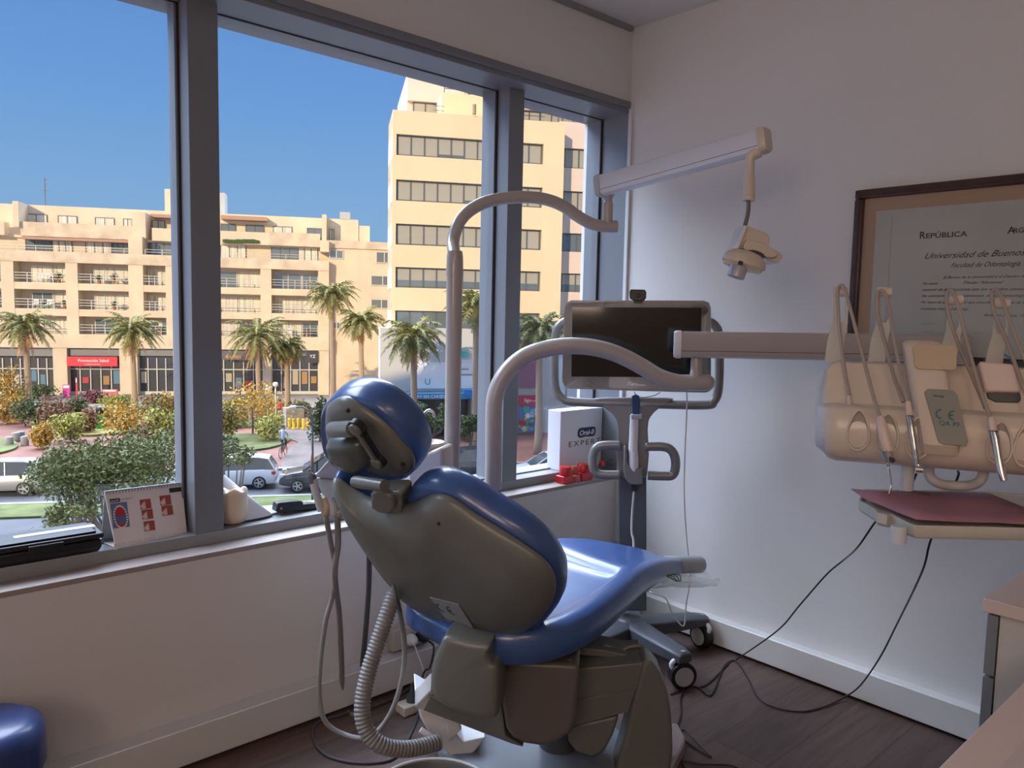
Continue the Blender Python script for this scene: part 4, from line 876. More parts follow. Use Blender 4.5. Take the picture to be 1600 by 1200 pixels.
# the handpieces resting in their pockets, each with its own tube over a whip arm
pinkw = mat('pinkish_white_plastic', (.66,.54,.50), .35)
def tubing(name, label, pts): return hose(name, label, pts, .0036, mat('beige_tubing', (.36,.31,.27), .45), 'tube', 8, 6)
def ct(x, y, t): return hitp(x, y, CO+cn*((1.60-t)*.95), cn)    # points measured from the console face
h1 = thing('air_water_syringe', 'white air water syringe with bent steel nozzle in the leftmost used pocket', 'syringe', ct(1380,690,1.50))
MB().tube([ct(1373,650,1.52), ct(1376,655,1.52), ct(1381,680,1.50), ct(1388,704,1.50)], [.0065,.0085,.0098,.0098], 18).build('handle', pinkw, h1, auto=45)
MB().tube([ct(1384,703,1.50), ct(1387,712,1.50), ct(1389,722,1.50)], [.0095,.0095,.0065], 18).build('collar', steel_m, h1, auto=45)
MB().tube(smooth_path([ct(1387,722,1.50), ct(1388,730,1.50), ct(1391,745,1.49), ct(1392,760,1.48), ct(1389,774,1.48)], 4), [.0034]*4+[.0022]*13, 12).build('nozzle', steel_m, h1, smooth=True)
MB().lathe(ct(1394,719,1.49), [(.005,-.003),(.005,.004)], 12, cn).build('button', black_m, h1)
h2 = thing('contra_angle_handpiece', 'slim steel handpiece with small angled head hanging over the grab handle', 'handpiece', ct(1428,680,1.49))
MB().tube([ct(1418,627,1.53), ct(1419,630,1.53), ct(1421,650,1.52)], [.0045,.0055,.0062], 16).build('coupling', pinkw, h2, auto=45)
MB().tube(smooth_path([ct(1421,650,1.52), ct(1424,670,1.51), ct(1428,695,1.50), ct(1431,715,1.49), ct(1436,730,1.48)], 4), [.0065]*5+[.0060]*4+[.0052]*4+[.0045]*4, 16).build('body', steel_m, h2, smooth=True)
for y in (651,656,662): ring(MB(), ct(1421.5+(y-651)*.12,y,1.52), .0064, .0007, V(.1,0,1), 20, 6).build('band', black_m, h2, smooth=True)
MB().tube([ct(1431,733,1.475), ct(1442,734,1.475)], .0055, 14).build('head', steel_m, h2)
h3 = thing('high_speed_handpiece', 'straight steel handpiece hanging from the pocket right of the CE plate hood', 'handpiece', ct(1556,690,1.49))
MB().tube([ct(1547,651,1.52), ct(1549,655,1.52), ct(1552,674,1.51)], [.0050,.0064,.0068], 16).build('coupling', pinkw, h3, auto=45)
MB().tube([ct(1552,674,1.51), ct(1555,685,1.505), ct(1560,715,1.495), ct(1565,738,1.485), ct(1569,751,1.48)], [.0072,.0075,.0068,.0070,.0052], 16).build('body', steel_m, h3, auto=50)
for y, dx in ((674,0),(679,1),(684,2)): ring(MB(), ct(1552.5+dx,y,1.51), .0073, .0008, V(.15,0,1), 20, 6).build('band', black_m, h3, smooth=True)
for n_, lab, pts in (('instrument_tube','thin beige tube looping over the leftmost whip arm into the first pocket',[ct(1328,622,1.60),ct(1320,580,1.64),ct(1312,520,1.66),ct(1309,470,1.67),ct(1310,450,1.67),ct(1318,448,1.66),ct(1328,480,1.64),ct(1345,545,1.60),ct(1362,610,1.55),ct(1374,651,1.52)]),
        ('instrument_tube','thin beige tube looping over the second whip arm from the window side',[ct(1411,628,1.58),ct(1397,590,1.62),ct(1384,540,1.65),ct(1371,490,1.67),ct(1372,458,1.67),ct(1380,455,1.66),ct(1388,475,1.65),ct(1397,530,1.61),ct(1408,585,1.57),ct(1418,628,1.53)]),
        ('instrument_tube','thin beige tube looping over the whip arm right of the tan push pad',[ct(1540,638,1.56),ct(1520,590,1.62),ct(1500,545,1.65),ct(1482,490,1.67),ct(1480,458,1.67),ct(1489,456,1.66),ct(1500,490,1.64),ct(1515,550,1.60),ct(1532,610,1.56),ct(1547,652,1.52)]),
        ('instrument_tube','thin beige tube looping over the whip arm above the small white box',[ct(1612,640,1.58),ct(1590,580,1.62),ct(1572,530,1.65),ct(1554,490,1.67),ct(1550,458,1.67),ct(1560,455,1.66),ct(1572,485,1.64),ct(1590,535,1.62),ct(1615,590,1.6)])): tubing(n_, lab, pts)
MB  # 
hc = thing('instrument_collar', 'short white tube collar standing in the first pocket edge', 'collar', ct(1328,622,1.59)); MB().tube([ct(1327,620,1.60), ct(1328,634,1.58)], .0046, 12).build('sleeve', pinkw, hc)
# tray below the console with its paper liner
tr = thing('instrument_tray', 'grey white instrument tray with notched rim held under the console', 'tray', at(1415,800,1.5))
zt = at(1345,786,1.50).z
def tz(x, y, z=zt): return hit(x, y, 2, z)
TO = [(1342,781),(1366,795),(1370,801),(1386,805),(1392,803),(1418,817),(1430,821),(1650,826),(1700,800),(1640,775),(1550,768),(1350,764)]
P = [tz(x,y) for x,y in TO]
g = MB(); n = len(P); c0 = sum(P, V(0,0,0))/n
inn = [c0+(p-c0)*.97 for p in P]
g.loft([[p-V(0,0,.024) for p in [c0+(p-c0)*.96 for p in P]], [p-V(0,0,.018) for p in P], P, inn, [p-V(0,0,.006) for p in inn]]); g.build('tray_body', mat('pale_grey_green_plastic', (.50,.50,.46), .4), tr, bevel=.0015)
pt = tz(1405,818); MB().tube([pt-V(0,0,.034), pt-V(0,0,.004)], .013, 18).build('tray_socket', mat('pale_blue_grey_plastic', (.56,.60,.66), .4), tr)
pt = at(1418,740,1.60); MB().tube([V(pt.x,pt.y,zt), V(pt.x,pt.y,at(1418,722,1.6).z)], .013, 18).build('tray_post', mat('pale_blue_grey_plastic', (.56,.60,.66), .4), tr)
LI = [(1329,764),(1350,766),(1380,768),(1420,767),(1450,769),(1500,770),(1546,771),(1575,783),(1600,793),(1640,800),(1640,822),(1560,817),(1500,816),(1432,812),(1400,800),(1372,788),(1350,779)]
LP = []
for k, (x, y) in enumerate(LI):
    p = hit(x, y, 2, zt+.004+.006*(k % 3 == 1)+(.014 if x < 1335 else 0)); LP.append(p)
g = MB(); cc = sum(LP, V(0,0,0))/len(LP); g.loft([[p for p in LP],[cc+(p-cc)*.6+V(0,0,.004*math.sin(i)) for i,p in enumerate(LP)],[cc+(p-cc)*.2+V(0,0,.002) for p in LP]], False, True)
o = g.build('paper_liner', mat('mauve_paper', (.34,.17,.22), .7, var=.08, vscale=9), smooth=True); md = o.modifiers.new('s','SOLIDIFY'); md.thickness = .0006
tag(o, 'mauve paper liner spread over the instrument tray', 'paper')

# ================================================================== SCANNER CART
cart_m = mat('warm_grey_cart_enamel', (.22,.215,.21), .33, .25); cartd_m = mat('charcoal_cart_enamel', (.085,.095,.11), .4)
mfr = mat('silver_grey_monitor_shell', (.50,.49,.46), .35, .1)
ct = thing('scanner_cart', 'grey wheeled intraoral scanner cart with monitor, looped handles and star base by the corner', 'scanner cart', (-.34,-.36,0))
CX, CY = -.34, -.36
mu = V(math.cos(math.radians(-51.3)), math.sin(math.radians(-51.3)), 0); mn = V(-.78,-.625,0).normalized()
mo = at(990,540,2.84); mo.z = 0
def cpx(px, py, off=0): return hitp(px, py, V(CX,CY,0)+mn*off, mn)
def pxc(px, off=0): return [cpx(x, y, off) for x, y in px]
def tubepath(pts, r, name, ma, par, flat=1.0, n=6, seg=16): return MB().tube(smooth_path(pts, n), r, seg).build(name, ma, par, smooth=True)
# column
P = pxc([(966,640),(1010,640),(1010,730),(1010,955),(966,955),(966,730)], .02)
MB().prism(P, -mn*.045).build('column', cartd_m, ct, bevel=.006, bseg=3)
P = smooth_loop(pxc([(940,622),(1040,622),(1050,626),(1030,638),(1016,652),(1012,672),(1011,744),(966,744),(965,672),(961,652),(948,640),(930,626)], .035), 2)
MB().prism(P, -mn*.03).build('column_head', cart_m, ct, bevel=.006, bseg=3)
loop = [(1000,631),(1100,633),(1115,627),(1122,610),(1124,570),(1123,525),(1118,510),(1106,502),(1090,500)]
tubepath(pxc(loop, .02), .0165, 'monitor_handle', cart_m, ct)
loop = [(1000,631),(900,628),(878,622),(868,606),(866,570),(868,525),(873,510),(885,502),(900,500)]
tubepath(pxc(loop, .02), .0165, 'monitor_handle', cart_m, ct)
for s_, lp2 in (('left', [(970,696),(945,696),(932,700),(927,712),(927,728),(932,739),(945,742),(970,742)]), ('right', [(1008,698),(1035,698),(1048,703),(1055,716),(1055,733),(1050,743),(1038,744),(1012,743)])):
    P = smooth_path(pxc(lp2, .045), 6); MB().tube(P, .0125, 12, flat=1.35).build('grip_loop', cart_m, ct, smooth=True)
# base star
hubz = .125
MB().lathe((CX,CY,0), [(.0,hubz+.02),(.03,hubz+.02),(.06,hubz+.005),(.075,hubz-.02),(.07,hubz-.05),(.0,hubz-.05)][::-1], 28).build('hub', mat('slate_cart_enamel', (.075,.08,.095), .4, .1), ct, auto=50)
def caster(x, y, ang):
    g = V(math.cos(ang), math.sin(ang), 0); s = V(-g.y, g.x, 0); c = V(x, y, .048)
    w_ = MB(); w_.lathe(c-s*.020, [(.030,0),(.047,.002),(.048,.008),(.048,.032),(.047,.038),(.030,.040)], 28, s); wo = w_.build('caster', black_m, ct, auto=40)
    for e in (-.0215, .0215): MB().lathe(c+s*e, [(.034,-.001),(.034,.001)], 26, s).build('caster_disc', mat('grey_wheel_disc', (.45,.45,.47), .4), wo)
    MB().tube([c+V(0,0,.045), c+V(0,0,.085)], .009, 12).build('caster_stem', steel_m, wo)
    g2 = MB(); pts = [c-g*.030+V(0,0,.018), c-g*.040+V(0,0,.04), c-g*.022+V(0,0,.056), c+g*.01+V(0,0,.058)]; g2.tube(smooth_path(pts,3), .009, 10); g2.build('caster_brake', white_m, wo, smooth=True)
for k, (a, L) in enumerate(((-105,.315),(-31,.30),(41,.24),(113,.24),(185,.315))):
    a = math.radians(a); d = V(math.cos(a), math.sin(a), 0); s = V(-d.y, d.x, 0); e = V(CX,CY,0)+d*L
    R = []
    for q, w_, z1, z0 in ((.03,.050,hubz+.01,.062),(.12,.046,hubz+.008,.078),(L-.03,.036,.134,.094),(L+.018,.028,.128,.096)):
        c = V(CX,CY,0)+d*q; R.append([c+s*w_+V(0,0,z0), c+s*w_+V(0,0,z1-.008), c+s*w_*.6+V(0,0,z1), c-s*w_*.6+V(0,0,z1), c-s*w_+V(0,0,z1-.008), c-s*w_+V(0,0,z0)])
    MB().loft(R).build('leg', mat('slate_cart_enamel', (.075,.08,.095), .4, .1), ct, bevel=.004)
    caster(e.x, e.y, a + (1.3, 1.9, .3, .8, 2.2)[k])
# monitor
mno = V(at(995,540,2.70).x, at(995,540,2.70).y, 0)
def mpx(px, off=0): return [hitp(x, y, mno+mn*off, mn) for x, y in px]
mon = thing('monitor', 'silver framed touch monitor with black screen on the scanner cart', 'monitor', at(995,610,2.72))
R = []
P = mpx([(893,469),(1100,469.5),(1108,473),(1111,482),(1111,603),(1109,611),(1103,613.5),(1000,611),(890,607.5),(882,604),(878,596),(881.5,482),(884,473)], 0)
g = MB(); g.pillow(P, -mn, [(.86,.048),(.95,.040),(.99,.022),(1.0,.006),(.994,0)][::-1]); g.build('housing', mfr, mon, auto=45)
c_ = MB(); c_.add(mpx([(893,469),(1100,469.5),(1108,473),(1111,482),(1111,603),(1109,611),(1103,613.5),(1000,611),(890,607.5),(882,604),(878,596),(881.5,482),(884,473)], 0), [tuple(range(13))]); c_.build('front_bezel', mfr, mon)
P = mpx([(894.5,480),(1096,481),(1094,590),(893,588)], .0005); MB().prism(P, mn*.0012).build('screen', mat('black_screen_glass', (.004,.004,.005), .08, spec=.6), mon)
o_ = hitp(980,602,mno+mn*.001,mn); lettering('maker_print', 'iTero', o_, mu, (0,0,1), .016, mat('print_glowing_white', (.85,.85,.88), .5, emit=.15), mon, depth=.0005); lettering('maker_print', 'element', hitp(996,602.5,mno+mn*.001,mn), mu, (0,0,1), .008, mat('print_glowing_white', (.85,.85,.88), .5), mon, depth=.0005)  # maker print given a faint glow of its own
MB().prism(mpx([(960,530),(1030,530),(1030,600),(960,600)], -.05), -mn*.05).build('mount', cartd_m, mon, bevel=.005)
wc = thing('webcam', 'small black webcam clipped to the top edge of the monitor', 'webcam', at(995,469,2.70))
P = mpx([(985,452),(1008,452.5),(1010,457),(1009.5,466),(1006,470),(1001,471),(990,470),(984,466),(983.5,457)], .012); MB().prism(P, -mn*.03).build('body', black_m, wc, bevel=.004, bseg=3)
P = mpx([(990,470),(1003,470.5),(1003,474),(990,473.5)], .010); MB().prism(P, -mn*.055).build('clip', black_m, wc)
p = hitp(997,461,mno+mn*.012,mn); MB().lathe(p, [(.008,0),(.008,.0015),(.006,.002)], 18, mn).build('lens', mat('black_lens', (.01,.01,.012), .05, spec=.9), wc)
# wand in its holder
sw = thing('scanner_wand', 'white scanner wand with blue tip sleeve standing in the cart holder', 'scanner', cpx(991,740,.08))
def wp(x, y, o=.085): return cpx(x, y, o)
WS = [(991,648,.0135),(991,652,.0145),(990,680,.0150),(989,700,.0155),(990,715,.0165),(990,730,.0165),(991,738,.0135)]
MB().tube([wp(x,y) for x,y,r in WS], [r*1.05 for x,y,r in WS], 20, up=mn).build('body', white_m, sw, auto=50)
P = pxc([(987,619),(993,616.5),(999,619),(999.5,650),(988.5,650)], .09); MB().prism(P, -mn*.014).build('tip_sleeve', mat('navy_blue_plastic', (.012,.055,.17), .35), sw, bevel=.002)
P = pxc([(986,648),(1003,648),(1003,655),(986,655)], .104); MB().prism(P, -mn*.03).build('sleeve_collar', mat('pale_grey_blue', (.42,.45,.52), .4), sw, bevel=.002)
MB().lathe(wp(993,711,.106), [(.0048,-.004),(.0048,.0015)], 16, mn).build('button', grey_m, sw)
g = MB()
U1 = pxc([(975,697),(979,700),(980,722),(986,732),(1003,732),(1004,738),(1004,756),(997,758),(983,757),(977,748),(974,735)], .10); g.prism(U1, -mn*.045); g.build('wand_holder', cart_m, ct, bevel=.004)
MB().prism(pxc([(986,757),(996,757),(996,768),(986,768)], .085), -mn*.02).build('strain_relief', black_m, ct, bevel=.002)
wirem = mat('pale_grey_cable', (.55,.54,.52), .45)
hose('scanner_cable', 'pale grey cable hanging straight down from the wand holder over the column', [wp(991,758,.075), wp(990,775,.075), wp(988,800,.07), wp(987,830,.07), wp(990,846,.08), wp(990,880,.10)], .0042, wirem, 'cable')
hose('scanner_cable', 'long pale cable dropping from the right side of the monitor to the cart leg', [hitp(1073,612,mno,mn), hitp(1073,640,mno,mn), hitp(1070,710,mno,mn), hitp(1069,780,mno,mn), hitp(1073,845,mno,mn), hitp(1078,900,mno,mn), hitp(1072,945,mno,mn), hitp(1068,978,mno,mn), hitp(1050,958,mno,mn), hitp(1040,935,mno,mn), hitp(1015,925,mno,mn)], .0026, wirem, 'cable')
hose('monitor_cable', 'short black cable looping under the monitor edge', [hitp(991,612,mno-mn*.01,mn), hitp(995,619,mno-mn*.01,mn), hitp(1006,621,mno-mn*.01,mn), hitp(1022,618,mno-mn*.01,mn), hitp(1032,613,mno-mn*.01,mn)], .0014, black_m, 'cable')

# ================================================================== ON THE SILL
def sl_(x, y, z=SILL): return hit(x, y, 2, z)
# boxed set in the corner
bx = thing('product_box', 'tall white carton with a navy oval logo standing in the corner of the sill', 'box', sl_(880,735))
b0 = hit(874,734,2,.603); yb = -.005
FBl = hit(874,734,1,.095); zbx = FBl.z
xL, xR = FBl.x, -.004; zT = hit(875,643,1,.095).z
zTo = zT
cardw = mat('white_card', (.68,.68,.72), .5)
yF = .095; bxd = .075
g = MB(); g.box((xL,yF,SILL+.001),(xR-.004,yF+bxd,zT)); g.build('carton', cardw, bx, bevel=.0015)
navy = mat('navy_print', (.01,.02,.09), .45)
def bpt(px, py): return hit(px, py, 1, yF-.001)
LO = smooth_loop([bpt(903,682),(bpt(903,674)),bpt(906,669),bpt(918,667.5),bpt(928,666.5),bpt(930.5,670),bpt(930,678),bpt(926,681.5),bpt(915,682),bpt(907,684)], 2)
MB().prism(LO, V(0,-.0008,0)).build('logo_plate', navy, bx)
e0, e1 = bpt(904.5,680.5), bpt(929,677); lettering('logo_print', 'Oral-B', V(e0.x,yF-.0022,e0.z), (1,0,0), (0,0,1), .030, mat('print_white', (.7,.7,.7), .5), bx, shear=.25, depth=.0003, bold=.0006, sx=1.12*(e1.x-e0.x)/.098*1.0)
e0 = bpt(888,699); lettering('logo_print', 'EXPERT', V(e0.x,yF-.0012,e0.z), (1,0,0), (0,0,1), .034, mat('grey_print', (.10,.10,.12), .5), bx, spacing=1.3, depth=.0002, sx=1.45)
# red containers on the wall ledge beneath
redp = mat('translucent_red_plastic', (.55,.015,.015), .3, coat=.4)
for i, (x0,y0,x1,y1, lab) in enumerate(((875,736,892,755,'red plastic container with rounded lid, nearest the window post'),(893,735,902,753,'paler red container standing between two deeper red ones'),(903,731,921,751,'red plastic container nearest the cart handle'))):
    yy = .03; a, c = hit(x0,y1,1,yy), hit(x1,y0,1,yy); zb_ = .5835; t_ = thing('red_container', lab, 'container', (a.x, yy, zb_), 'red containers on the ledge')
    rm = redp if i != 1 else mat('pale_red_plastic', (.50,.10,.07), .3, coat=.4)
    h_ = hit((x0+x1)/2, y0+2, 1, yy).z
    MB().box((a.x,yy-.022,zb_),(c.x-.002,yy+.026,h_-.012)).build('tub', rm, t_, bevel=.004, bseg=3)
    w_ = (c.x-a.x); cxm = (a.x+c.x)/2; MB().lathe((cxm,yy,h_-.014), [(w_*.30,0),(w_*.42,.004),(w_*.42,.030),(w_*.36,.038),(0,.040)], 20, sy=.55 if w_ > .08 else 1).build('lid', rm, t_, auto=45)
t_ = thing('red_clip', 'small red plastic cap with grey wire seen through the cart handle', 'clip', hit(944,724,1,.03)); p = hit(941,724,1,.03); MB().obox(p-V(.012,.01,.010), V(.024,0,0), V(0,.02,0), V(0,0,.02)).build('cap', redp, t_, bevel=.003)
MB().tube([p, hit(958,717,1,.03), hit(966,726,1,.03), hit(950,726,1,.03)], .0016, 6).build('wire', dgrey_m, t_)

# desk calendar
cal = thing('desk_calendar', 'white spiral desk calendar with tooth pictures standing on the sill', 'calendar', sl_(230,835))
A = sl_(181,857); Bc = sl_(292,832)                              # front lower corners
TL = (163,767); TR = (284,753)
cu_ = (Bc-A).normalized(); wC = (Bc-A).length; cn_ = V(cu_.y,-cu_.x,0)
tilt = math.radians(17); up = V(-cn_.x*math.sin(tilt), -cn_.y*math.sin(tilt), math.cos(tilt)); fn = cu_.cross(up)
if fn.dot(CAM-A) < 0: fn = -fn
def cl(x, y, off=0): return hitp(x, y, A+fn*off, fn)
ptl, ptr = cl(*TL), cl(*TR)
pageW = mat('white_pinkish_paper', (.70,.64,.63), .5)
g = MB(); g.prism([A, Bc, ptr, ptl], -fn*.003); g.build('front_page', pageW, cal)
bk_a = A - cn_*.085; bk_b = Bc - cn_*.085; bk_a.z = bk_b.z = SILL+.001
g = MB(); g.prism([ptl, ptr, bk_b, bk_a], (bk_a-ptl).cross(cu_).normalized()*.0025); g.build('back_board', mat('blue_grey_card', (.30,.34,.38), .6), cal)
g = MB(); g.prism([A+V(0,0,.001), Bc+V(0,0,.001), bk_b, bk_a], V(0,0,.002)); g.build('base_board', pageW, cal)
sp = MB()
for k in range(26):
    p = ptl.lerp(ptr, (k+.5)/26) - up*.006; ring(sp, p, .0042, .0009, cu_, 10, 5)
sp.build('spiral_binding', dgrey_m, cal, smooth=True)
def cquad(px, ma, name, off=.0008, th=.0004): return MB().prism([cl(x,y,off) for x,y in px], fn*th).build(name, ma, cal)
def cbox(x0,y0,x1,y1,ma,name,sk=.0): return cquad([(x0,y0),(x1,y0-(x1-x0)*.12),(x1+(y1-y0)*.13,y1-(x1-x0)*.12),(x0+(y1-y0)*.13,y1)], ma, name)
cbox(172,787,198,826, mat('blue_chart', (.10,.16,.30), .5), 'chart_panel')
def cell(cx_, cy_, rx, ry, ma, name, off, n=20): return MB().prism([cl(cx_+math.cos(2*PI*k/n)*rx+math.sin(2*PI*k/n)*ry*.10, cy_+math.sin(2*PI*k/n)*ry, off) for k in range(n)], fn*.0003).build(name, ma, cal)
g = MB()
for k in range(26):
    a = 2*PI*k/26; x, y = 188.5+math.cos(a)*10.2+math.sin(a)*1.8, 807.5+math.sin(a)*17; g.prism([cl(x+math.cos(2*PI*q/8)*1.35, y+math.sin(2*PI*q/8)*1.35, .0016) for q in range(8)], fn*.0004)
g.build('tooth_row', mat('cream_tooth_print', (.75,.70,.58), .5), cal)
cell(187.8,800,8,10, mat('red_print', (.42,.015,.03), .5), 'gum_print', .0014); cell(190,817,7.6,8, mat('red_print', (.42,.015,.03), .5), 'gum_print', .0014); cell(189.5,812,6,6.5, mat('blue_tongue_print', (.07,.13,.30), .5), 'tongue_print', .0018)
for x, y in ((218,781),(221,797),(224,815),(249,775),(252,791)):
    cbox(x, y, x+17, y+15, mat('gum_photo_print', (.32,.06,.04), .5), 'photo_print'); 
    cquad([(x+1,y+10),(x+8,y+2),(x+10,y+13),(x+4,y+14)], mat('tooth_photo_print', (.62,.48,.42), .5), 'photo_print', .0014)
cbox(264,763,284,770, mat('black_print', (.02,.02,.025), .5), 'month_print'); cbox(171,780,187,786, mat('black_print', (.02,.02,.025), .5), 'logo_print')
lettering('logo_print', 'Oral-B', cl(172.5,785,.0016), cu_, up, .008, mat('print_white', (.7,.7,.7), .5), cal, shear=.2, depth=.0001)
lettering('logo_print', 'EXPERT', cl(189,782.5,.0012), cu_, up, .008, mat('grey_print', (.10,.10,.12), .5), cal, depth=.0001, spacing=1.3)
for k in range(5):
    x = 178+k*23; y = 851-k*4.4; cquad([(x,y),(x+19,y-4),(x+22,y+1),(x+22,y+4),(x+1,y+8.5)], mat('pale_pink_tab', (.62,.55,.54), .5), 'index_tab')

# black instrument case
bc_ = thing('instrument_case', 'long black plastic case with raised lid at the near end of the sill', 'case', sl_(80,870))
CA0 = sl_(8,888); CA1 = sl_(160,862); cu2 = (CA1-CA0).normalized(); cb2 = V(-cu2.y,cu2.x,0)
L2 = (CA1-CA0).length
def bxp(u, v_, z): return CA0+cu2*u+cb2*v_+V(0,0,z)
def rbox(mb, u0, u1, v0, v1, z0, z1, ins=.008):
    R = []
    for z, k in ((z0,ins),(z0+(z1-z0)*.25,0),(z1,0)): R.append([bxp(u0+k,v0+k,z), bxp(u1-k,v0+k,z), bxp(u1-k,v1-k,z), bxp(u0+k,v1-k,z)])
    return mb.loft(R)
zh = hit(160,826,1,CA1.y).z-SILL
g = MB(); rbox(g, -.10, L2, 0, .12, .001, zh*.56); g.build('tray', black_m, bc_, bevel=.006, bseg=3)
g = MB(); rbox(g, -.11, L2+.004, -.006, .125, zh*.60, zh*.84, .004); g.build('lid', black_m, bc_, bevel=.006, bseg=3)
g = MB(); rbox(g, -.095, L2-.012, .004, .115, zh*.84, zh*.93, .002); g.build('lid_top', black_m, bc_, bevel=.004, bseg=2)
g = MB(); rbox(g, .03, .22, .05, .075, zh*.93, zh*.945, .001); g.build('lid_strip', mat('worn_silver_strip', (.5,.48,.42), .3, .6), bc_)
g = MB(); rbox(g, .05, .13, -.012, -.004, zh*.42, zh*.75, .001); g.build('latch', black_m, bc_, bevel=.002)

# plaster tooth model
tm = thing('tooth_model', 'cream molar tooth model with two roots standing beside the window post', 'tooth model', sl_(370,822))
tc_ = hit(370,822,2,SILL); toothm = mat('cream_tooth_plaster', (.62,.50,.37), .35, coat=.3, var=.08, vscale=9)
S1 = (sl_(392,818)-sl_(348,824)); wT = S1.length; du_ = S1.normalized(); dv = V(-du_.y,du_.x,0)
hT = hit(370,766,1,tc_.y).z - SILL
bm = bmesh.new(); rows_ = []
prof = [(.0,.60),(.08,.80),(.2,.93),(.38,1.0),(.55,1.0),(.68,.92),(.80,.95),(.90,.98),(.97,.90),(1.0,.70)]
for h_, w_ in prof:
    r = []
    for k in range(32):
        a = 2*PI*k/32; q = .5*wT*w_; 
        q2 = q*(1 - .10*math.cos(4*a)*-1*(.5 if h_ > .3 else 1)) 
        if h_ < .25: q2 *= 1 - .30*max(0, math.cos(2*(a-PI/2)))**3*(1-h_/.25)
        z = h_*hT
        if h_ >= .97: z += hT*.05*math.cos(4*a+.7)
        r.append(tc_+du_*math.cos(a)*q2+dv*(math.sin(a)*q2*.85+.03)+V(0,0,z))
    rows_.append(r)
g = MB(); g.loft(rows_, True, False); cc = tc_+dv*.03+V(0,0,hT*.93)
g.loft([rows_[-1], [cc+(p-cc)*.6 for p in rows_[-1]], [cc+(p-cc)*.2-V(0,0,hT*.06) for p in rows_[-1]]], False, True)
g.build('crown_and_roots', toothm, tm, smooth=True, sub=1)
g = MB(); p = sl_(372,819); g.ball(p+V(0,0,.006), .0055, 10, (.8,1,1.6)); g.build('root_gap', mat('dark_root_gap', (.10,.06,.04), .8), tm, smooth=True)
# paper cone behind the tooth model
pc = MB(); q0, q1 = sl_(350,806), sl_(415,808)
top = hit(350,742,1,.16); rt = [hit(350,800,1,.15), hit(392,806,1,.12)+V(0,0,0), hit(421,808,1,.13), hit(380,800,1,.18)]
rt = [V(p.x,p.y,max(p.z,SILL+.002)) for p in rt]; 
foot = [V(hit(360+60*(k/15),0,1,.14).x if 0 else 0,0,0) for k in range(0)]
cA = hit(385,805,1,.145); fc_ = []
for k in range(20):
    a = 2*PI*k/20; fc_.append(V(cA.x+.085*math.cos(a)*1.0, .145+.030*math.sin(a), SILL+.002+ (.006 if math.sin(a) < 0 else 0)))
pc.loft([fc_, [top+(p-cA)*.02 for p in fc_]], False, True)
o = pc.build('paper_cone', mat('thin_white_paper', (.66,.66,.70), .6), smooth=True); md = o.modifiers.new('s','SOLIDIFY'); md.thickness = .0008
tag(o, 'white paper cone leaning behind the cream tooth model', 'paper cone')
# black clamp
kc = thing('black_holder', 'black plastic clip holder lying on the sill beside the white cone', 'holder', sl_(460,805))
KA = [(432,803),(434,792),(440,791),(458,789),(470,788),(474,790),(474,794),(490,792),(503,794),(503,800),(480,803),(455,805),(445,808),(433,806)]
P = [hit(x,y,1,.13) for x,y in KA]; dz = SILL+.001-min(p.z for p in P); P = [p+V(0,0,max(0,dz)) for p in P]
MB().prism(P, V(0,.035,0)).build('body', black_m, kc, bevel=.003, bseg=2)
MB().lathe(hit(439,800,1,.129)+V(0,0,max(0,dz)), [(.004,0),(.004,-.002)], 10, (0,1,0)).build('screw', mat('brass_screw', (.5,.38,.12), .3, .8), kc)

# ================================================================== FRAMED DIPLOMA
dp = thing('framed_diploma', 'large university diploma in a dark brown wooden frame on the wall', 'picture frame', (0,-1.3,1.2))
wood = mat('dark_brown_wood', (.055,.022,.014), .35, var=.25, vscale=14, coat=.2)
yl, yr, ztp_, zbt = -.989, -1.80, 1.712, 1.15
fw_ = .030
for lo, hi in (((-.026,yr,ztp_-fw_),(-.001,yl,ztp_)), ((-.026,yr,zbt),(-.001,yl,zbt+fw_)), ((-.026,yl-fw_,zbt+fw_),(-.001,yl,ztp_-fw_)), ((-.026,yr,zbt+fw_),(-.001,yr+fw_,ztp_-fw_))): MB().box(lo,hi).build('frame_rail', wood, dp, bevel=.005, bseg=2)
g = MB()
for lo, hi in (((-.030,yr+.012,ztp_-.019),(-.022,yl-.012,ztp_-.016)), ((-.030,yl-.019,zbt+.012),(-.022,yl-.016,ztp_-.012))): g.box(lo,hi)
g.build('frame_bead', wood, dp)
MB().box((-.012,yr+fw_,zbt+fw_),(-.004,yl-fw_,ztp_-fw_)).build('mat_board', mat('tan_mat_board', (.42,.28,.185), .7), dp)
DL = hit(1370,330,0,-.013); dl_y = DL.y; dt_z = DL.z
MB().box((-.0145,yr+fw_+.03,zbt+fw_),(-.012,dl_y,dt_z)).build('certificate', mat('greyish_vellum', (.46,.45,.41), .6, var=.06, vscale=3), dp)
MB().box((-.0150,dl_y-.052,zbt+fw_),(-.0145,dl_y-.050,dt_z-.02)).build('fold_line', mat('faint_fold', (.36,.36,.33), .7), dp)
ink = mat('black_ink', (.03,.03,.035), .6); DU = (0,-1,0)
def dtx(s_, x, y, hp, shear=0, sx=1, name='lettering', ma=None, bold=0, x1=None):
    p = hit(x, y, 0, -.0152); h_ = abs(hit(x, y-hp, 0, -.0152).z-p.z)/.72
    o = lettering(name, s_, p, DU, (0,0,1), h_, ma or ink, dp, shear=shear, depth=.0001, sx=1, bold=bold)
    if x1:
        w_ = abs(hit(x1, y, 0, -.0152).y-p.y); me = o.data; ys = [v.co.y for v in me.vertices]; f = w_/(max(ys)-min(ys)); y0 = max(ys)
        for v in me.vertices: v.co.y = y0+(v.co.y-y0)*f
    return o
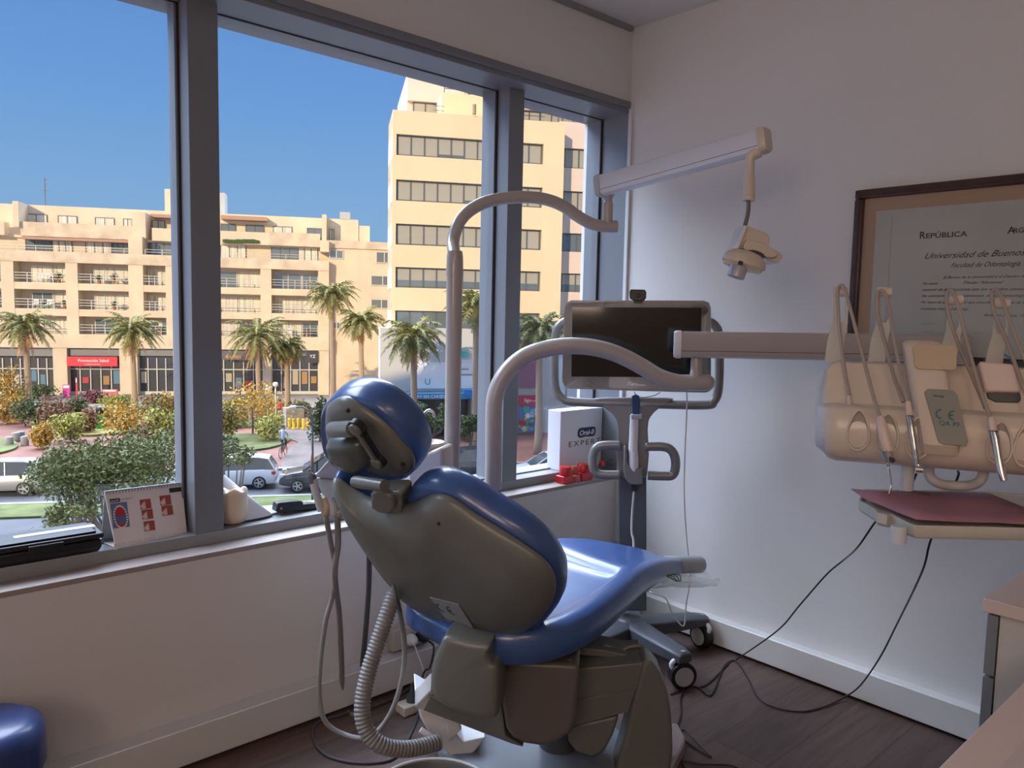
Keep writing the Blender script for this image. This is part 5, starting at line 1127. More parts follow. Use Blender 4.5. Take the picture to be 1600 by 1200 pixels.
dtx('R', 1436, 373, 11, bold=.0004); dtx('EPÚBLICA', 1446, 372.5, 8, x1=1510, bold=.0003); dtx('A', 1574, 365, 11, bold=.0004); dtx('RGENTINA', 1583, 364, 8, bold=.0003)
dtx('Universidad de Buenos Aires', 1443, 404.5, 9.5, .5, x1=1646); dtx('Facultad de Odontología', 1485, 418, 7.5, .5, x1=1593)
for s_, x, y, x1 in (('El Rector de la Universidad y el Decano de la Facultad', 1473, 435.5, 1640), ('Por cuanto', 1441, 445, 1465), ('Titular Nacional', 1503, 443.5, 1567), ('natural de la Argentina con los estudios cursados en esta', 1440, 454.5, 1640), ('ha cumplido los exámenes de Odontología del plan', 1439, 464, 1640), ('Por tanto de acuerdo con lo que prescriben las normas de la Universidad', 1438, 474, 1640), ('el presente título de Odontóloga', 1438, 484, 1512), ('Buenos Aires, 10 de mayo', 1536, 494, 1640)):
    dtx(s_, x, y, 4.2, .55, x1=x1)
for x, y in ((1440,507),(1441,519),(1520,521)): dtx('mmm~', x, y, 3, .6, x1=x+22, ma=mat('faded_ink', (.30,.29,.27), .7))
MB().box((-.0215,yr+fw_-.002,zbt+fw_-.002),(-.0200,yl-fw_+.002,ztp_-fw_+.002)).build('glazing', glass('picture_glass', (.97,.98,.98), .5), dp)

# ================================================================== WORKTOPS
lam = mat('pale_peach_laminate', (.62,.50,.44), .45, bump=.05, bscale=200); carc = mat('cream_cabinet_side', (.52,.50,.46), .5); drw = mat('grey_drawer_front', (.18,.19,.20), .4)
c1 = thing('drawer_cabinet', 'low cream cabinet with grey drawer fronts against the wall under the console', 'cabinet', (-.5,-2.0,0))
zc = .75; yE = -1.71; xE = -.95
MB().box((xE+.012,-2.30,.06),(-.05,yE-.028,zc-.028)).build('carcass', carc, c1, bevel=.001)
for z0, z1 in ((.598,zc-.032),(.33,.592),(.07,.324)): MB().box((xE+.01,yE-.026,z0),(-.05,yE-.007,z1)).build('drawer', drw, c1, bevel=.001)
MB().box((xE+.03,-2.28,0),(-.06,yE-.05,.06)).build('plinth', dgrey_m, c1)
w1 = tag(MB().box((xE,-2.32,zc-.026),(-.002,yE,zc)).build('worktop', lam, bevel=.002), 'peach laminate worktop on the low cabinet by the wall', 'worktop')
c2 = thing('desk', 'pale desk whose peach top cuts the lower corner nearest the viewer', 'desk', (-1.6,-2.3,0))
MB().box((-2.02,-2.75,zc-.028),(-1.02,-1.868,zc)).build('desk_top', lam, c2, bevel=.003)
MB().box((-2.0,-2.73,zc),(-1.04,-1.918,zc+.0012)).build('top_inlay', mat('pale_grey_peach_laminate', (.55,.47,.43), .5), c2)
MB().box((-2.0,-2.70,0),(-1.98,-1.90,zc-.028)).build('side_panel', carc, c2); MB().box((-1.06,-2.70,0),(-1.04,-1.90,zc-.028)).build('side_panel', carc, c2)

# stool at the left edge
stl = thing('operator_stool', 'dark blue vinyl stool seat edge at the lower left', 'stool', V(at(-20,1200,1.75).x, at(-20,1200,1.75).y, 0))
so_ = at(-28,1175,1.75); nb2 = mat('navy_vinyl', (.02,.04,.14), .35, coat=.2)
MB().lathe((so_.x,so_.y,so_.z-.05), [(.10,-.03),(.115,-.02),(.125,.01),(.125,.07),(.118,.10),(.09,.118),(0,.12)], 36).build('seat', nb2, stl, auto=60)
MB().cyl((so_.x,so_.y,.08), (so_.x,so_.y,so_.z-.06), .022).build('gas_column', dgrey_m, stl)
for k in range(5):
    a = 2*PI*k/5; d = V(math.cos(a), math.sin(a), 0); MB().tube([V(so_.x,so_.y,.09), V(so_.x,so_.y,.06)+d*.2], [.02,.014], 10).build('leg', dgrey_m, stl); MB().ball(V(so_.x,so_.y,.026)+d*.2, .026, 12).build('caster', black_m, stl)

# ================================================================== SOCKETS, PLUGS, CABLES
so1 = thing('wall_socket', 'white double socket box on the wall above the skirting behind the chair', 'socket', (-1.1,-.03,.19))
a, c = hit(614,1016,1,-.035), hit(675,962,1,-.035); 
MB().box((a.x,-.035,.128),(c.x,-.001,.205)).build('housing', ivory_m, so1, bevel=.006)
pp1 = thing('plug', 'black round power plug in the wall socket', 'plug', hit(655,992,1,-.06)); MB().lathe(hit(655,992,1,-.038), [(.017,0),(.019,-.012),(.018,-.035),(.010,-.045)][::1], 18, (0,1,0)).build('body', black_m, pp1, auto=50)
pp2 = thing('plug', 'white power plug beside the black plug', 'plug', hit(638,998,1,-.06)); MB().lathe(hit(640,998,1,-.038), [(.019,0),(.020,-.012),(.016,-.028),(.007,-.038)], 18, (0,1,0)).build('body', white_m, pp2, auto=50)
hose('power_cable', 'black cable curling from the black plug behind the backrest arm', [hit(659,992,1,-.075), hit(668,1000,1,-.10), hit(678,1012,1,-.12), hit(672,1042,1,-.14), hit(664,1048,1,-.14), hit(660,1062,1,-.14), hit(668,1075,1,-.14)], .0035, black_m, 'cable')
hose('power_cable', 'thin white cable falling from the white plug to the floor', [hit(646,1003,1,-.075), hit(652,1020,1,-.09), hit(660,1042,1,-.12), hit(666,1070,1,-.14)], .0022, white_m, 'cable')
tf = thing('power_adapter', 'small cream power adapter block on the floor with a dark plug', 'power adapter', hit(640,1110,2,0)); tp_ = hit(640,1112,2,0)
MB().box((tp_.x-.035,tp_.y-.022,0),(tp_.x+.035,tp_.y+.03,.030)).build('block', mat('cream_plastic', (.60,.55,.45), .5), tf, bevel=.003)
MB().lathe((tp_.x+.012,tp_.y+.005,.030), [(.018,0),(.018,.012),(.008,.03),(.003,.06)], 14).build('dark_plug', dgrey_m, tf, auto=50)
def fl(x, y, z=.004): return hit(x, y, 2, z)
hose('floor_cable', 'dark cable looping widely over the floor under the ribbed hose', [fl(665,1062),fl(655,1110),fl(640,1150),fl(615,1185),fl(560,1192),fl(510,1180),fl(490,1155),fl(495,1130),fl(530,1118),fl(600,1098),fl(650,1070)], .0042, mat('dark_rubber_hose', (.06,.06,.065), .5), 'cable')
hose('power_cable', 'black cable falling from the console in a long curve, the one nearer the corner', [at(1497,736,1.72), at(1494,752,1.72), at(1455,842,1.85), at(1440,895,1.95), hit(1400,978,0,-.22), hit(1375,1027,0,-.14), hit(1345,1070,0,-.085), hit(1320,1089,0,-.07), fl(1285,1105), fl(1250,1112), fl(1210,1105), fl(1185,1090), fl(1170,1062), fl(1155,1038), fl(1145,1032), fl(1130,1042), fl(1118,1075), fl(1108,1087), fl(1096,1078), fl(1085,1073), fl(1070,1076), fl(1063,1095), fl(1064,1115), fl(1057,1140), fl(1060,1160), fl(1069,1200)], .0026, black_m, 'cable')
hose('power_cable', 'black cable falling from the console towards the cart wheel in a shallower slope', [at(1432,740,1.72), at(1420,760,1.74), at(1372,810,1.95), at(1340,855,2.1), hit(1318,875,0,-.22), hit(1292,897,0,-.22), hit(1250,945,0,-.20), hit(1215,985,0,-.18), fl(1150,1031), fl(1135,1040), fl(1110,1065), fl(1095,1073), fl(1075,1073), fl(1060,1080), fl(1048,1085)], .0026, black_m, 'cable')
hose('floor_cable', 'thin black cable loop lying on the floor beside the chair base', [fl(1060,1160),fl(1062,1145),fl(1070,1141),fl(1085,1155),fl(1108,1178),fl(1109,1182),fl(1085,1168),fl(1062,1150)], .0024, black_m, 'cable')
hose('floor_cable', 'black cable running along the lower edge of the floor', [fl(1060,1189),fl(1075,1190),fl(1095,1194),fl(1140,1196),fl(1160,1204)], .0028, black_m, 'cable')
hose('floor_tube', 'grey bent tube lying on the chair lift behind the seat', [at(942,1008,2.2),at(970,1016,2.2),at(985,1010,2.2),at(1003,1010,2.2),at(1006,1016,2.2)], .006, shell_m, 'tube')

# ================================================================== PARK: PALMS, TREES, BUSHES
leafm = lambda name, c, v=.25: mat(name, c, .75, var=v, vscale=1.5)
trunk_m = mat('grey_brown_bark', (.20,.15,.11), .95, bump=.6, bscale=8)
palm_tr = mat('pale_palm_bark', (.33,.24,.17), .95, bump=.6, bscale=6)
pg = leafm('palm_green', (.19,.185,.055)); pdry = leafm('dry_palm_orange', (.40,.22,.10))
def frond(mb, base, d, L, droop, rr, wl=.55, pairs=22):
    """arched rachis with two rows of leaflets"""
    d = Vector(d).normalized(); h = V(d.x,d.y,0); h = h.normalized() if h.length > .05 else V(1,0,0); pts = []
    p = base.copy(); dd = d.copy()
    for k in range(13):
        pts.append(p.copy()); p += dd*(L/12); dd = (dd+V(0,0,-droop/12)).normalized()
    side = d.cross(V(0,0,1)).normalized(); mb.tube(pts, [.05*(1-.85*k/12) for k in range(13)], 4)
    for k in range(pairs):
        f = .10+.9*k/pairs; i = min(11, int(f*12)); c = pts[i].lerp(pts[i+1], f*12-i); t = (pts[i+1]-pts[i]).normalized(); ll = wl*math.sin(PI*min(.98,.18+f*.80))*rr.uniform(.85,1.15)
        for s in (-1,1):
            o = (side*s*.75+t*.55+V(0,0,rr.uniform(-.55,.25))).normalized(); tip = c+o*ll+V(0,0,-.22*ll); w = t*.05
            mb.add([c-w, c+w, c+w*.6+o*ll*.55, tip, c-w*.6+o*ll*.55], [(0,1,2,3),(0,3,4)])
def palm(px, py_base, py_crown, R, label, seed, D=None, dry=.4):
    rr = random.Random(seed); b = hit(px, py_base, 2, GZ) if D is None else V(*(at(px, 500, D)[:2]), GZ)
    Dd = (b-CAM).dot(_fw); top = at(px, py_crown, Dd); top = V(b.x, b.y, hitp(px, py_crown, b, V(_fw.x,_fw.y,0).normalized()).z); H = top.z-GZ
    t = thing('palm_tree', label, 'tree', b, 'feather palms on the square')
    tp = [V(b.x,b.y,GZ), V(b.x+.05,b.y,GZ+H*.3), V(b.x,b.y+.05,GZ+H*.7), V(b.x,b.y,top.z)]; MB().tube(smooth_path(tp,3), [.30,.26,.25,.23,.22,.22,.21,.21,.20,.19][:10], 10).build('trunk', palm_tr, t, smooth=True)
    g = MB(); n = 34
    for k in range(n):
        a = k*2.39996+rr.random()*.3; e = 1.15-1.35*(k/n)+rr.uniform(-.1,.1); frond(g, top+V(0,0,.1), V(math.cos(a)*math.cos(e), math.sin(a)*math.cos(e), math.sin(e)), R*rr.uniform(.85,1.1), 1.9, rr)
    g.build('fronds', pg, t)
    if dry:
        g = MB()
        for k in range(int(16*dry)+4):
            a = rr.random()*6.28; e = -.5-rr.random()*.7; frond(g, top-V(0,0,.1), V(math.cos(a)*math.cos(e), math.sin(a)*math.cos(e), math.sin(e)), R*rr.uniform(.55,.85), 1.2, rr, .4, 16)
        g.build('dry_fronds', pdry, t)
    return t
palm(45, 652, 512, 3.0, 'tall feather palm at the left edge before the shop arcade', 1)
palm(210, 648, 520, 2.9, 'feather palm just right of the red fascia sign', 2)
palm(404, 650, 528, 3.6, 'bushy feather palm with orange dead leaves in front of the nail shop', 3, dry=1)
palm(519, 640, 462, 3.0, 'tallest feather palm, its crown against the plain end wall', 4)
palm(565, 640, 505, 2.5, 'feather palm between the tallest palm and the yellow building', 5, D=64)
palm(648, 682, 530, 2.6, 'feather palm in front of the white banners', 6, dry=.6, D=50)
palm(745, 690, 478, 2.6, 'tall feather palm half hidden by the window post', 7, D=50)
palm(845, 700, 520, 2.4, 'feather palm shading the pink banner', 8, D=50)
palm(448, 645, 545, 2.2, 'small dry feather palm before the black fascia', 9, dry=1, D=68)
def leaves(mb, c, r, n, size, rr, sq=(1,1,1), up=.3):
    for _ in range(n):
        while True:
            q = V(rr.uniform(-1,1), rr.uniform(-1,1), rr.uniform(-1,1))
            if q.length < 1: break
        q = q*(.55+.45*rr.random())/max(.3,q.length)*q.length if 0 else q
        p = c+V(q.x*r*sq[0], q.y*r*sq[1], q.z*r*sq[2]); a = V(rr.uniform(-1,1), rr.uniform(-1,1), rr.uniform(-1,1)).normalized(); b = a.cross(V(rr.uniform(-1,1),rr.uniform(-1,1),rr.uniform(-1,1))).normalized()
        s = size*rr.uniform(.6,1.3); mb.add([p-a*s, p+b*s*.5, p+a*s, p-b*s*.5], [(0,1,2,3)])
def bush(px, py, wpx, hpx, ma, label, seed, name='bush', n=1100, size=.13, grp='bushes of the square', D=None):
    rr = random.Random(seed); b = hit(px, py, 2, GZ) if D is None else V(*(at(px,500,D)[:2]), GZ); Dd = (b-CAM).dot(_fw); W = wpx*Dd/FPX/2; H = hpx*Dd/FPX
    g = MB()
    for k in range(7):
        c = b+V(rr.uniform(-.55,.55)*W, rr.uniform(-.5,.5)*W*.6, H*(.35+.3*rr.random())); leaves(g, c, 1, n//7, size, rr, (W*.55,W*.5,H*.42))
    t = thing(name, label, 'bush', b, grp); g.build('foliage', ma, t)
    MB().tube([b, b+V(0,0,H*.5)], [.08,.04], 6).build('stem', trunk_m, t); return t
yel = leafm('golden_leaves', (.36,.23,.045)); olv = leafm('olive_leaves', (.17,.15,.045)); rus = leafm('russet_leaves', (.15,.075,.045)); grn = leafm('mid_green_leaves', (.075,.10,.03)); dgn = leafm('deep_green_leaves', (.05,.08,.03)); yg = leafm('yellow_green_leaves', (.26,.27,.06)); prp = leafm('plum_leaves', (.20,.07,.08))
for i, (x,y,w_,h_,m_,lab) in enumerate(((12,662,60,45,yel,'golden bare-twigged bush at the far left'),(55,665,70,45,dgn,'dark green bush behind the golden bush'),(90,672,60,58,rus,'russet leaved bush near the path'),(110,690,60,45,yg,'yellow green bush in the flower bed'),(75,700,50,40,yel,'bright yellow shrub at the bed edge'),
    (135,678,45,42,rus,'russet and green bush left of the green bin'),(150,630,38,20,prp,'round dark clipped bush before the red shop'),(205,685,90,60,yel,'wide golden shrub right of the green bin'),(235,670,80,55,olv,'olive shrub behind the wide golden one'),(262,690,60,60,yg,'yellow green shrub against the window post'),
    (245,640,70,25,rus,'row of russet hedge under the palm'),(360,668,60,30,olv,'low olive bush right of the window post'),(395,680,90,85,yel,'tall golden shrub in the middle of the lawn'),(425,655,70,38,yel,'golden shrub behind the lamp post'),(370,640,70,18,yg,'low hedge before the nail shop'),(500,690,40,70,grn,'leafy green bush behind the headrest'),
    (350,720,50,45,grn,'green shrub at the lawn edge beside the window post'),(28,640,50,30,yg,'low yellow green hedge under the left palm'),(8,655,60,85,yel,'tall golden half-bare bush at the far left edge'),(165,668,50,34,yg,'pale green shrub beside the litter bin'),(270,668,40,60,yel,'golden shrub touching the window post'),(350,690,50,60,olv,'olive bush at the lawn beside the window post'),(420,690,50,45,yg,'yellow green shrub at the round lawn'),(470,650,50,26,olv,'olive hedge behind the yellow bollards'),(118,645,44,26,dgn,'dark clipped bush before the pink totem'),(60,625,70,26,grn,'green hedge along the arcade at the left'),(250,690,60,44,rus,'russet shrub at the edge of the lawn by the window post'),(185,640,60,25,yg,'hedge at the foot of the second palm'))):
    bush(x, y, w_, h_, m_, lab, 40+i)
def tree(b, H, R, ma, label, seed, n=5200, size=.11, sq=(1,1,.55), blobs=16, lean=(0,0)):
    rr = random.Random(seed); t = thing('leafy_tree', label, 'tree', b, 'street trees'); g = MB(); top = b+V(lean[0],lean[1],H); tr = MB(); tr.tube([b, b+V(.05,0,H*.5), top-V(0,0,R*.5)], [.14,.11,.06], 8)
    for k in range(blobs):
        a = rr.random()*6.28; q = math.sqrt(rr.random())*.8; c = top+V(math.cos(a)*q*R*sq[0], math.sin(a)*q*R*sq[1], rr.uniform(-.5,.4)*R*sq[2]); leaves(g, c, R*.34, n//blobs, size, rr, (1,1,.6)); tr.tube([b+V(0,0,H*.55), b.lerp(c,.7)+V(0,0,H*.15*0), c], [.05,.035,.015], 5)
    g.build('foliage', ma, t); tr.build('trunk', trunk_m, t); return t
def tbase(px, D): p = at(px, 500, D); return V(p.x, p.y, GZ)
tb = tbase(170, 20.5); tree(tb, at(170,728,20.5).z-GZ, 2.3, leafm('feathery_green_leaves', (.125,.135,.04)), 'feathery green street tree just outside the window', 91, n=15000, size=.06, sq=(1,.9,.50), blobs=44)
tb = tbase(345, 21); tree(tb, at(345,712,21).z-GZ, .85, leafm('feathery_green_leaves', (.125,.135,.04)), 'small green tree crown beside the window post above the white car', 92, n=1500, size=.055, blobs=10)
tb = tbase(100, 18.2); tree(tb, at(100,812,18.2).z-GZ, .75, leafm('feathery_green_leaves', (.125,.135,.04)), 'low leafy sprig over the parked cars', 95, n=900, size=.05, blobs=8)
tb = tbase(672, 46); tree(tb, at(672,655,46).z-GZ, 1.7, grn, 'dense green street tree behind the rinse bowl', 93, n=4200, size=.10, sq=(1,1,.95), blobs=18)
tb = tbase(737, 46); tree(tb, at(737,662,46).z-GZ, 1.2, grn, 'green street tree seen between the two poles', 94, n=2600, size=.10, sq=(1,1,.9), blobs=12)
# ---- street furniture
for i, (x, y) in enumerate(((15,697),(25,690),(39,696),(33,688))):
    p = hit(x, y, 2, GZ); o = MB().lathe(p, [(.22,0),(.24,.05),(.24,.55),(.20,.60),(0,.61)], 16).build('stone_bollard', mat('grey_stone', (.22,.22,.21), .9), smooth=False, auto=40)
    tag(o, ['squat grey stone bollard nearest the left edge','squat grey stone bollard behind the front pair','squat grey stone bollard closest to the green tree','squat grey stone bollard furthest back'][i], 'bollard', 'stone bollards on the paving')
ylw = mat('bright_yellow_paint', (.75,.50,.02), .5)
for i, x in enumerate((452,459,466,474,481)):
    p = hit(x, 671+(i%2)*.8, 2, GZ); tag(MB().box((p.x-.09,p.y-.09,GZ),(p.x+.09,p.y+.09,GZ+.85)).build('yellow_bollard', ylw, bevel=.03), 'bright yellow bollard, %s of the row by the lawn' % ('first','second','third','fourth','last')[i], 'bollard', 'yellow bollards')
wt = hit(468,668,2,GZ); tag(MB().box((wt.x-.8,wt.y+.6,GZ),(wt.x+.7,wt.y+1.2,GZ+1.5)).build('kiosk_box', mat('beige_utility_box', (.50,.42,.30), .8), bevel=.03), 'beige utility box behind the yellow bollards', 'utility box')
gb = thing('litter_bin', 'bright green litter bin with black hood in the flower bed', 'bin', hit(158,672,2,GZ)); p = hit(158,672,2,GZ)
MB().lathe(p, [(.22,.1),(.26,.15),(.26,1.15),(.24,1.2)], 16).build('bin_body', mat('bright_green_plastic', (.08,.45,.06), .5), gb, auto=40); MB().lathe(p, [(.30,1.2),(.33,1.3),(.30,1.6),(.15,1.75),(0,1.78)], 16).build('bin_hood', black_m, gb, auto=40); MB().cyl(p-V(.35,0,0), p-V(.35,0,-1.9), .05).build('post', rail_m, gb)
def lamppost(px, py0, py1, label, arm, D=None):
    b = hit(px, py0, 2, GZ) if D is None else tbase(px, D); n_ = V(_fw.x,_fw.y,0).normalized(); z1 = hitp(px, py1, b, n_).z; t = thing('street_lamp', label, 'street lamp', b)
    pts = [b, b+V(0,0,(z1-GZ)*.5), V(b.x,b.y,z1-.5)]
    if arm: pts += [V(b.x,b.y,z1-.1)-V(_r.x,_r.y,0)*.10, V(b.x,b.y,z1+.1)-V(_r.x,_r.y,0)*.45, V(b.x,b.y,z1+.1)-V(_r.x,_r.y,0)*.9]
    MB().tube(pts, [.07]+[.05]*(len(pts)-1), 8).build('pole', dgrey_m if arm else mat('pale_post', (.5,.5,.48), .6), t, smooth=True)
    c = pts[-1]; MB().ball(c, .2 if not arm else .16, 10, (1.4 if arm else 1,1,.5 if arm else 1)).build('lamp_head', mat('lamp_glass', (.6,.6,.55), .4), t, smooth=True); return t
lamppost(488, 735, 640, 'dark street lamp with bent arm left of the headrest', True, D=36)
lamppost(431, 680, 590, 'pale globe lamp post beside the person in red', False); lamppost(91, 620, 560, 'pale lamp post before the shop pier', False, D=82); lamppost(418, 665, 600, 'slim pale post left of the globe lamp', False)
# shop forecourt: sign boards, counter
for (x,y,w_,h_,c,lab) in ((105,617,10,19,(.55,.05,.28),'pink totem board outside the shops'),(172,610,22,12,(.60,.12,.18),'low red and white counter outside the red shop'),(121,620,2,30,(.6,.06,.08),'narrow red panel at the shop door')):
    p = hitp(x, y, F1.p(0,0,2.5), NB); k = 80/FPX; t = thing('shop_stand', lab, 'sign stand', V(p.x,p.y,GZ)); pz = GZ+.1
    g = MB(); g.obox(p-UB*w_*k/2-V(0,0,p.z-pz), UB*w_*k, NB*.2, V(0,0,h_*k)); g.build('board', mat('stand_%d' % int(c[2]*100), c, .6), t); g = MB(); g.obox(p-UB*w_*k*.4-V(0,0,p.z-pz-h_*k*.75)+NB*.205, UB*w_*k*.8, NB*.02, V(0,0,h_*k*.2)); g.build('white_band', mat('stand_white', (.7,.7,.7), .6), t)
# ---- people
def person(px, py, D, label, shirt, legs, seed=0, bike=False):
    b = hit(px, py, 2, GZ) if D is None else tbase(px, D); t = thing('person', label, 'person', b); rt_ = V(_r.x,_r.y,0).normalized(); f = V(_fw.x,_fw.y,0).normalized(); z0 = .25 if bike else 0
    def q(a, c, z): return b+rt_*a+f*c+V(0,0,z+z0)
    skin = mat('skin', (.45,.27,.18), .6)
    g = MB(); g.tube([q(0,0,.86),q(0,0,1.0),q(0,.02,1.2),q(0,.02,1.38),q(0,.02,1.46)], [.13,.14,.17,.17,.07], 12, flat=.6); g.tube([q(0,.02,1.44),q(0,.02,1.52)], .05, 8); g.ball(q(0,.02,1.62), .105, 12, (.9,1,1.15))
    for s in (-1,1):
        if bike: g.tube([q(.17*s,.02,1.38),q(.25*s,.15,1.15),q(.2*s,.35,1.0)], [.05,.042,.03], 8); g.tube([q(.09*s,0,.88),q(.12*s,.3,.62+.1*s),q(.10*s,.15,.15+.1*s)], [.085,.06,.04], 8)
        else: g.tube([q(.17*s,.02,1.38),q(.22*s,.03,1.1),q(.22*s,.08*s,.84)], [.05,.042,.03], 8); g.tube([q(.08*s,0,.88),q(.09*s,.10*s,.48),q(.09*s,.16*s,.06)], [.085,.06,.04], 8); g.tube([q(.09*s,.16*s,.05),q(.09*s,.16*s+.15,.03)], [.045,.035], 6)
    g.build('body', skin, t, smooth=True)
    g = MB(); g.tube([q(0,0,.84),q(0,0,1.0),q(0,.02,1.2),q(0,.02,1.40),q(0,.02,1.47)], [.15,.155,.185,.185,.08], 14, flat=.62)
    for s in (-1,1): g.tube([q(.17*s,.02,1.39),q(.235*s,.05,1.16)], [.062,.055], 8)
    g.build('shirt', shirt, t, smooth=True)
    g = MB()
    for s in (-1,1):
        if bike: g.tube([q(.08*s,0,.90),q(.12*s,.3,.62+.1*s),q(.11*s,.2,.35+.1*s)], [.10,.075,.06], 8)
        else: g.tube([q(.08*s,0,.92),q(.09*s,.10*s,.48),q(.09*s,.15*s,.12)], [.10,.075,.06], 8)
    g.build('trousers', legs, t, smooth=True); g = MB(); g.ball(q(0,0,1.66), .108, 10, (.95,1.05,.9)); g.build('hair', mat('dark_hair', (.03,.02,.015), .7), t, smooth=True)
    if bike:
        bt = thing('bicycle', 'dark bicycle ridden along the path by the cyclist in pale blue', 'bicycle', b)
        for c_ in (-.5,.55): ring(MB(), b+f*c_+V(0,0,.34), .32, .022, rt_, 24, 6).build('wheel', black_m, bt, smooth=True)
        g = MB(); 
        for u1, u2 in (((-.5,.34),(0,.32)),((0,.32),(-.15,.85)),((-.15,.85),(.4,.85)),((0,.32),(.4,.85)),((.4,.95),(.55,.34)),((-.5,.34),(-.15,.8))): g.tube([b+f*u1[0]+V(0,0,u1[1]), b+f*u2[0]+V(0,0,u2[1])], .02, 6)
        g.build('frame', dgrey_m, bt); MB().tube([b+f*.4+rt_*.28+V(0,0,1.0), b+f*.4-rt_*.28+V(0,0,1.0)], .015, 6).build('handlebar', black_m, bt); MB().ball(b-f*.18+V(0,0,.9), .1, 8, (.8,1.2,.4)).build('saddle', black_m, bt)
person(437, 657, None, 'person in a red top and pale trousers walking by the lawn', mat('red_cloth', (.55,.04,.03), .8), mat('pale_blue_denim', (.35,.42,.5), .8))
person(442, 714, None, 'cyclist in a pale blue shirt riding along the curved path', mat('pale_blue_cloth', (.42,.50,.60), .8), mat('dark_trousers', (.03,.03,.04), .8), bike=True)
person(148, 612, 79, 'shopper in white standing before the red shop', mat('white_cloth', (.65,.62,.6), .8), mat('dark_trousers', (.03,.03,.04), .8))
person(372, 600, 79, 'passer-by in blue beneath the nail shop sign', mat('blue_cloth', (.08,.15,.32), .8), mat('dark_trousers', (.03,.03,.04), .8))

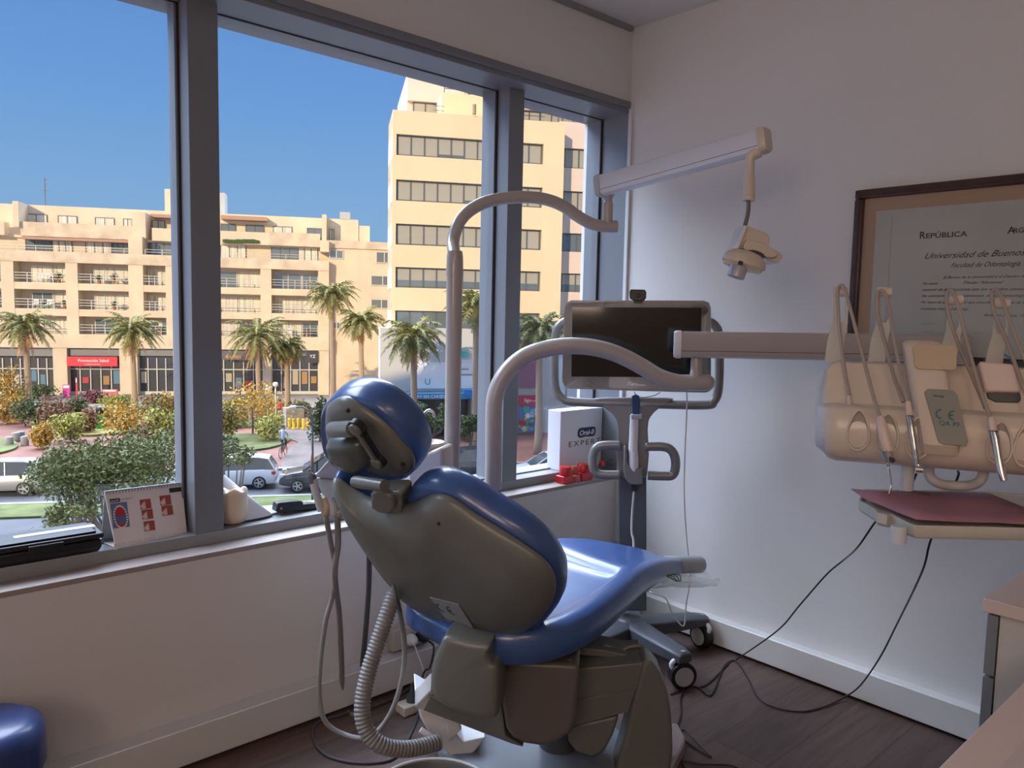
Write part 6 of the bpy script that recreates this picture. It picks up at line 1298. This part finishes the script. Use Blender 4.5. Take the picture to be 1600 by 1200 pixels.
# ---- cars
tyre_m = mat('tyre_rubber', (.02,.02,.02), .8); rim_m = mat('alloy_rim', (.45,.45,.45), .3, .6); cg = mat('car_glass', (.02,.028,.035), .06, spec=.9)
tail_m = mat('red_tail_lens', (.40,.015,.02), .25); head_m = mat('clear_head_lens', (.6,.62,.62), .15)
def car(pos, ang, paint, label, L=4.4, W=1.78, H=1.6, suv=True, seed=0):
    """+u is the nose of the car"""
    b = Vector(pos); u = V(math.cos(ang), math.sin(ang), 0); v = V(-u.y, u.x, 0); t = thing('car', label, 'car', b, 'parked cars')
    def q(a, c, z): return b+u*a*L+v*c*W/2+V(0,0,z*H)
    low = [(-.5,.34,.86,.26),(-.495,.56,.93,.22),(-.47,.62,.96,.18),(-.36,.635,.99,.16),(-.1,.625,1,.16),(.15,.61,1,.16),(.24,.60,.98,.16),(.38,.545,.95,.17),(.46,.48,.90,.19),(.495,.38,.84,.22),(.5,.30,.78,.26)] if suv else \
          [(-.5,.36,.86,.26),(-.49,.55,.92,.2),(-.42,.60,.95,.16),(-.3,.61,.98,.16),(-.1,.60,1,.16),(.15,.585,1,.16),(.25,.57,.97,.16),(.40,.50,.94,.17),(.47,.43,.88,.2),(.5,.33,.80,.26)]
    R = []
    for a, z, w_, z0 in low: R.append([q(a,-w_*.93,z0), q(a,-w_,z0+.08), q(a,-w_,z*.78), q(a,-w_*.93,z*.97), q(a,-w_*.75,z), q(a,w_*.75,z), q(a,w_*.93,z*.97), q(a,w_,z*.78), q(a,w_,z0+.08), q(a,w_*.93,z0)])
    body = MB().loft(R).build('body', paint, t, auto=50, bevel=.02)
    gh = [(-.47,-.40,.62),(-.41,-.335,.93),(.02,.03,1.0),(.10,.05,.95),(.27,.24,.60)]
    top = [(-.485,.62,.84),(-.42,.93,.72),(-.30,.985,.70),(-.05,1.0,.70),(.05,.97,.70),(.13,.86,.74),(.265,.60,.86)] if suv else [(-.42,.60,.84),(-.30,.90,.70),(-.2,.97,.68),(-.02,1.0,.68),(.07,.96,.69),(.14,.85,.73),(.27,.57,.86)]
    R = [[q(a,-.90,.56), q(a,-w_,z), q(a,-w_*.9,z+.0), q(a,w_*.9,z+.0), q(a,w_,z), q(a,.90,.56)] for a, z, w_ in top]
    MB().loft(R).build('window_glass', cg, t, auto=30)
    R = [[q(a,-w_*1.0,z-.012), q(a,-w_*.95,z+.012), q(a,w_*.95,z+.012), q(a,w_*1.0,z-.012)] for a, z, w_ in top[1:5]]; MB().loft(R).build('roof', paint, t, auto=50)
    for s in (-1,1):
        for (a0,z0),(a1,z1) in (((top[-1][0],top[-1][1]),(top[-3][0],top[-3][1])),((top[0][0],top[0][1]),(top[1][0],top[1][1])),((-.13,.60),(-.12,.97))):
            MB().tube([q(a0,s*.88,z0), q(a1,s*.72,z1)], .035, 6).build('pillar', paint, t)
        MB().obox(q(.17,s*.98,.60), u*.16, v*s*.16, V(0,0,.13)).build('mirror', paint, t, bevel=.02)
        MB().obox(q(.44,s*.62,.42)+V(0,0,0), u*.22, v*s*.20, V(0,0,.16)).build('headlight', head_m, t, bevel=.02)
        MB().obox(q(-.497,s*.60,.46), u*.20, v*s*.33, V(0,0,.17)).build('tail_light', tail_m, t, bevel=.02)
    for a in (-.315,.315):
        for s in (-1,1):
            c = q(a, s*.90, 0)+V(0,0,.34); wh = MB().lathe(c-v*s*.10, [(.24,0),(.33,.01),(.34,.05),(.34,.17),(.32,.20),(.24,.205)], 24, v*s).build('wheel', tyre_m, t, auto=40)
            g = MB()
            for k in range(5):
                th = 2*PI*k/5; d = u*math.cos(th)+V(0,0,math.sin(th)); g.obox(c+v*s*.09-d.cross(v)*.035, d.cross(v)*.07, d*.23, v*s*.02)
            g.lathe(c+v*s*.088, [(.07,0),(.07,.025)], 12, v*s); ring(g, c+v*s*.10, .22, .02, v, 20, 6); g.build('rim', rim_m, wh)
    return t
def gpos(px, D, y=None): p = at(px, 500, D); return V(p.x, p.y, GZ+.03)
silver = mat('silver_car_paint', (.36,.35,.34), .3, .5, coat=.6); whitep = mat('white_car_paint', (.62,.64,.68), .25, coat=.6); darkp = mat('black_car_paint', (.02,.022,.028), .25, coat=.7); bluep = mat('steel_blue_car_paint', (.10,.15,.22), .28, .4, coat=.7); greyp2 = mat('pale_grey_car_paint', (.42,.46,.52), .28, .4, coat=.6)
UA = math.radians(-29.6)
def onrow(px, t): p = GO - NB*(t-40.1); q = hitp(px, 500, p, NB); return V(q.x, q.y, GZ+.03)
yC = 40.8
car(onrow(-12, yC), UA+PI, silver, 'silver estate car parked far left across the street')
car(onrow(360, yC), UA+PI, whitep, 'white hatchback parked across the street beside the window post')
car(onrow(514, 39.8), UA+PI, darkp, 'black pickup with pale bonnet reflections facing the white hatchback', H=1.8, L=4.8)
car(onrow(262, 34), UA, darkp, 'dark car half hidden behind the street tree')
car(onrow(730, yC+1), UA+PI, darkp, 'dark car seen between the two poles')
car(onrow(866, yC-.9), UA+PI, greyp2, 'pale car below the colourful mural')
car(onrow(22, 25.6), UA, greyp2, 'pale blue grey car nearest the window, behind the black case', H=1.5, suv=False, L=4.5)
car(onrow(100, 28.6), UA, bluep, 'steel blue car behind the nearest pale car', H=1.45, suv=False)
car(onrow(455, 29.6), UA, whitep, 'white car whose roof shows just above the sill', H=1.55)
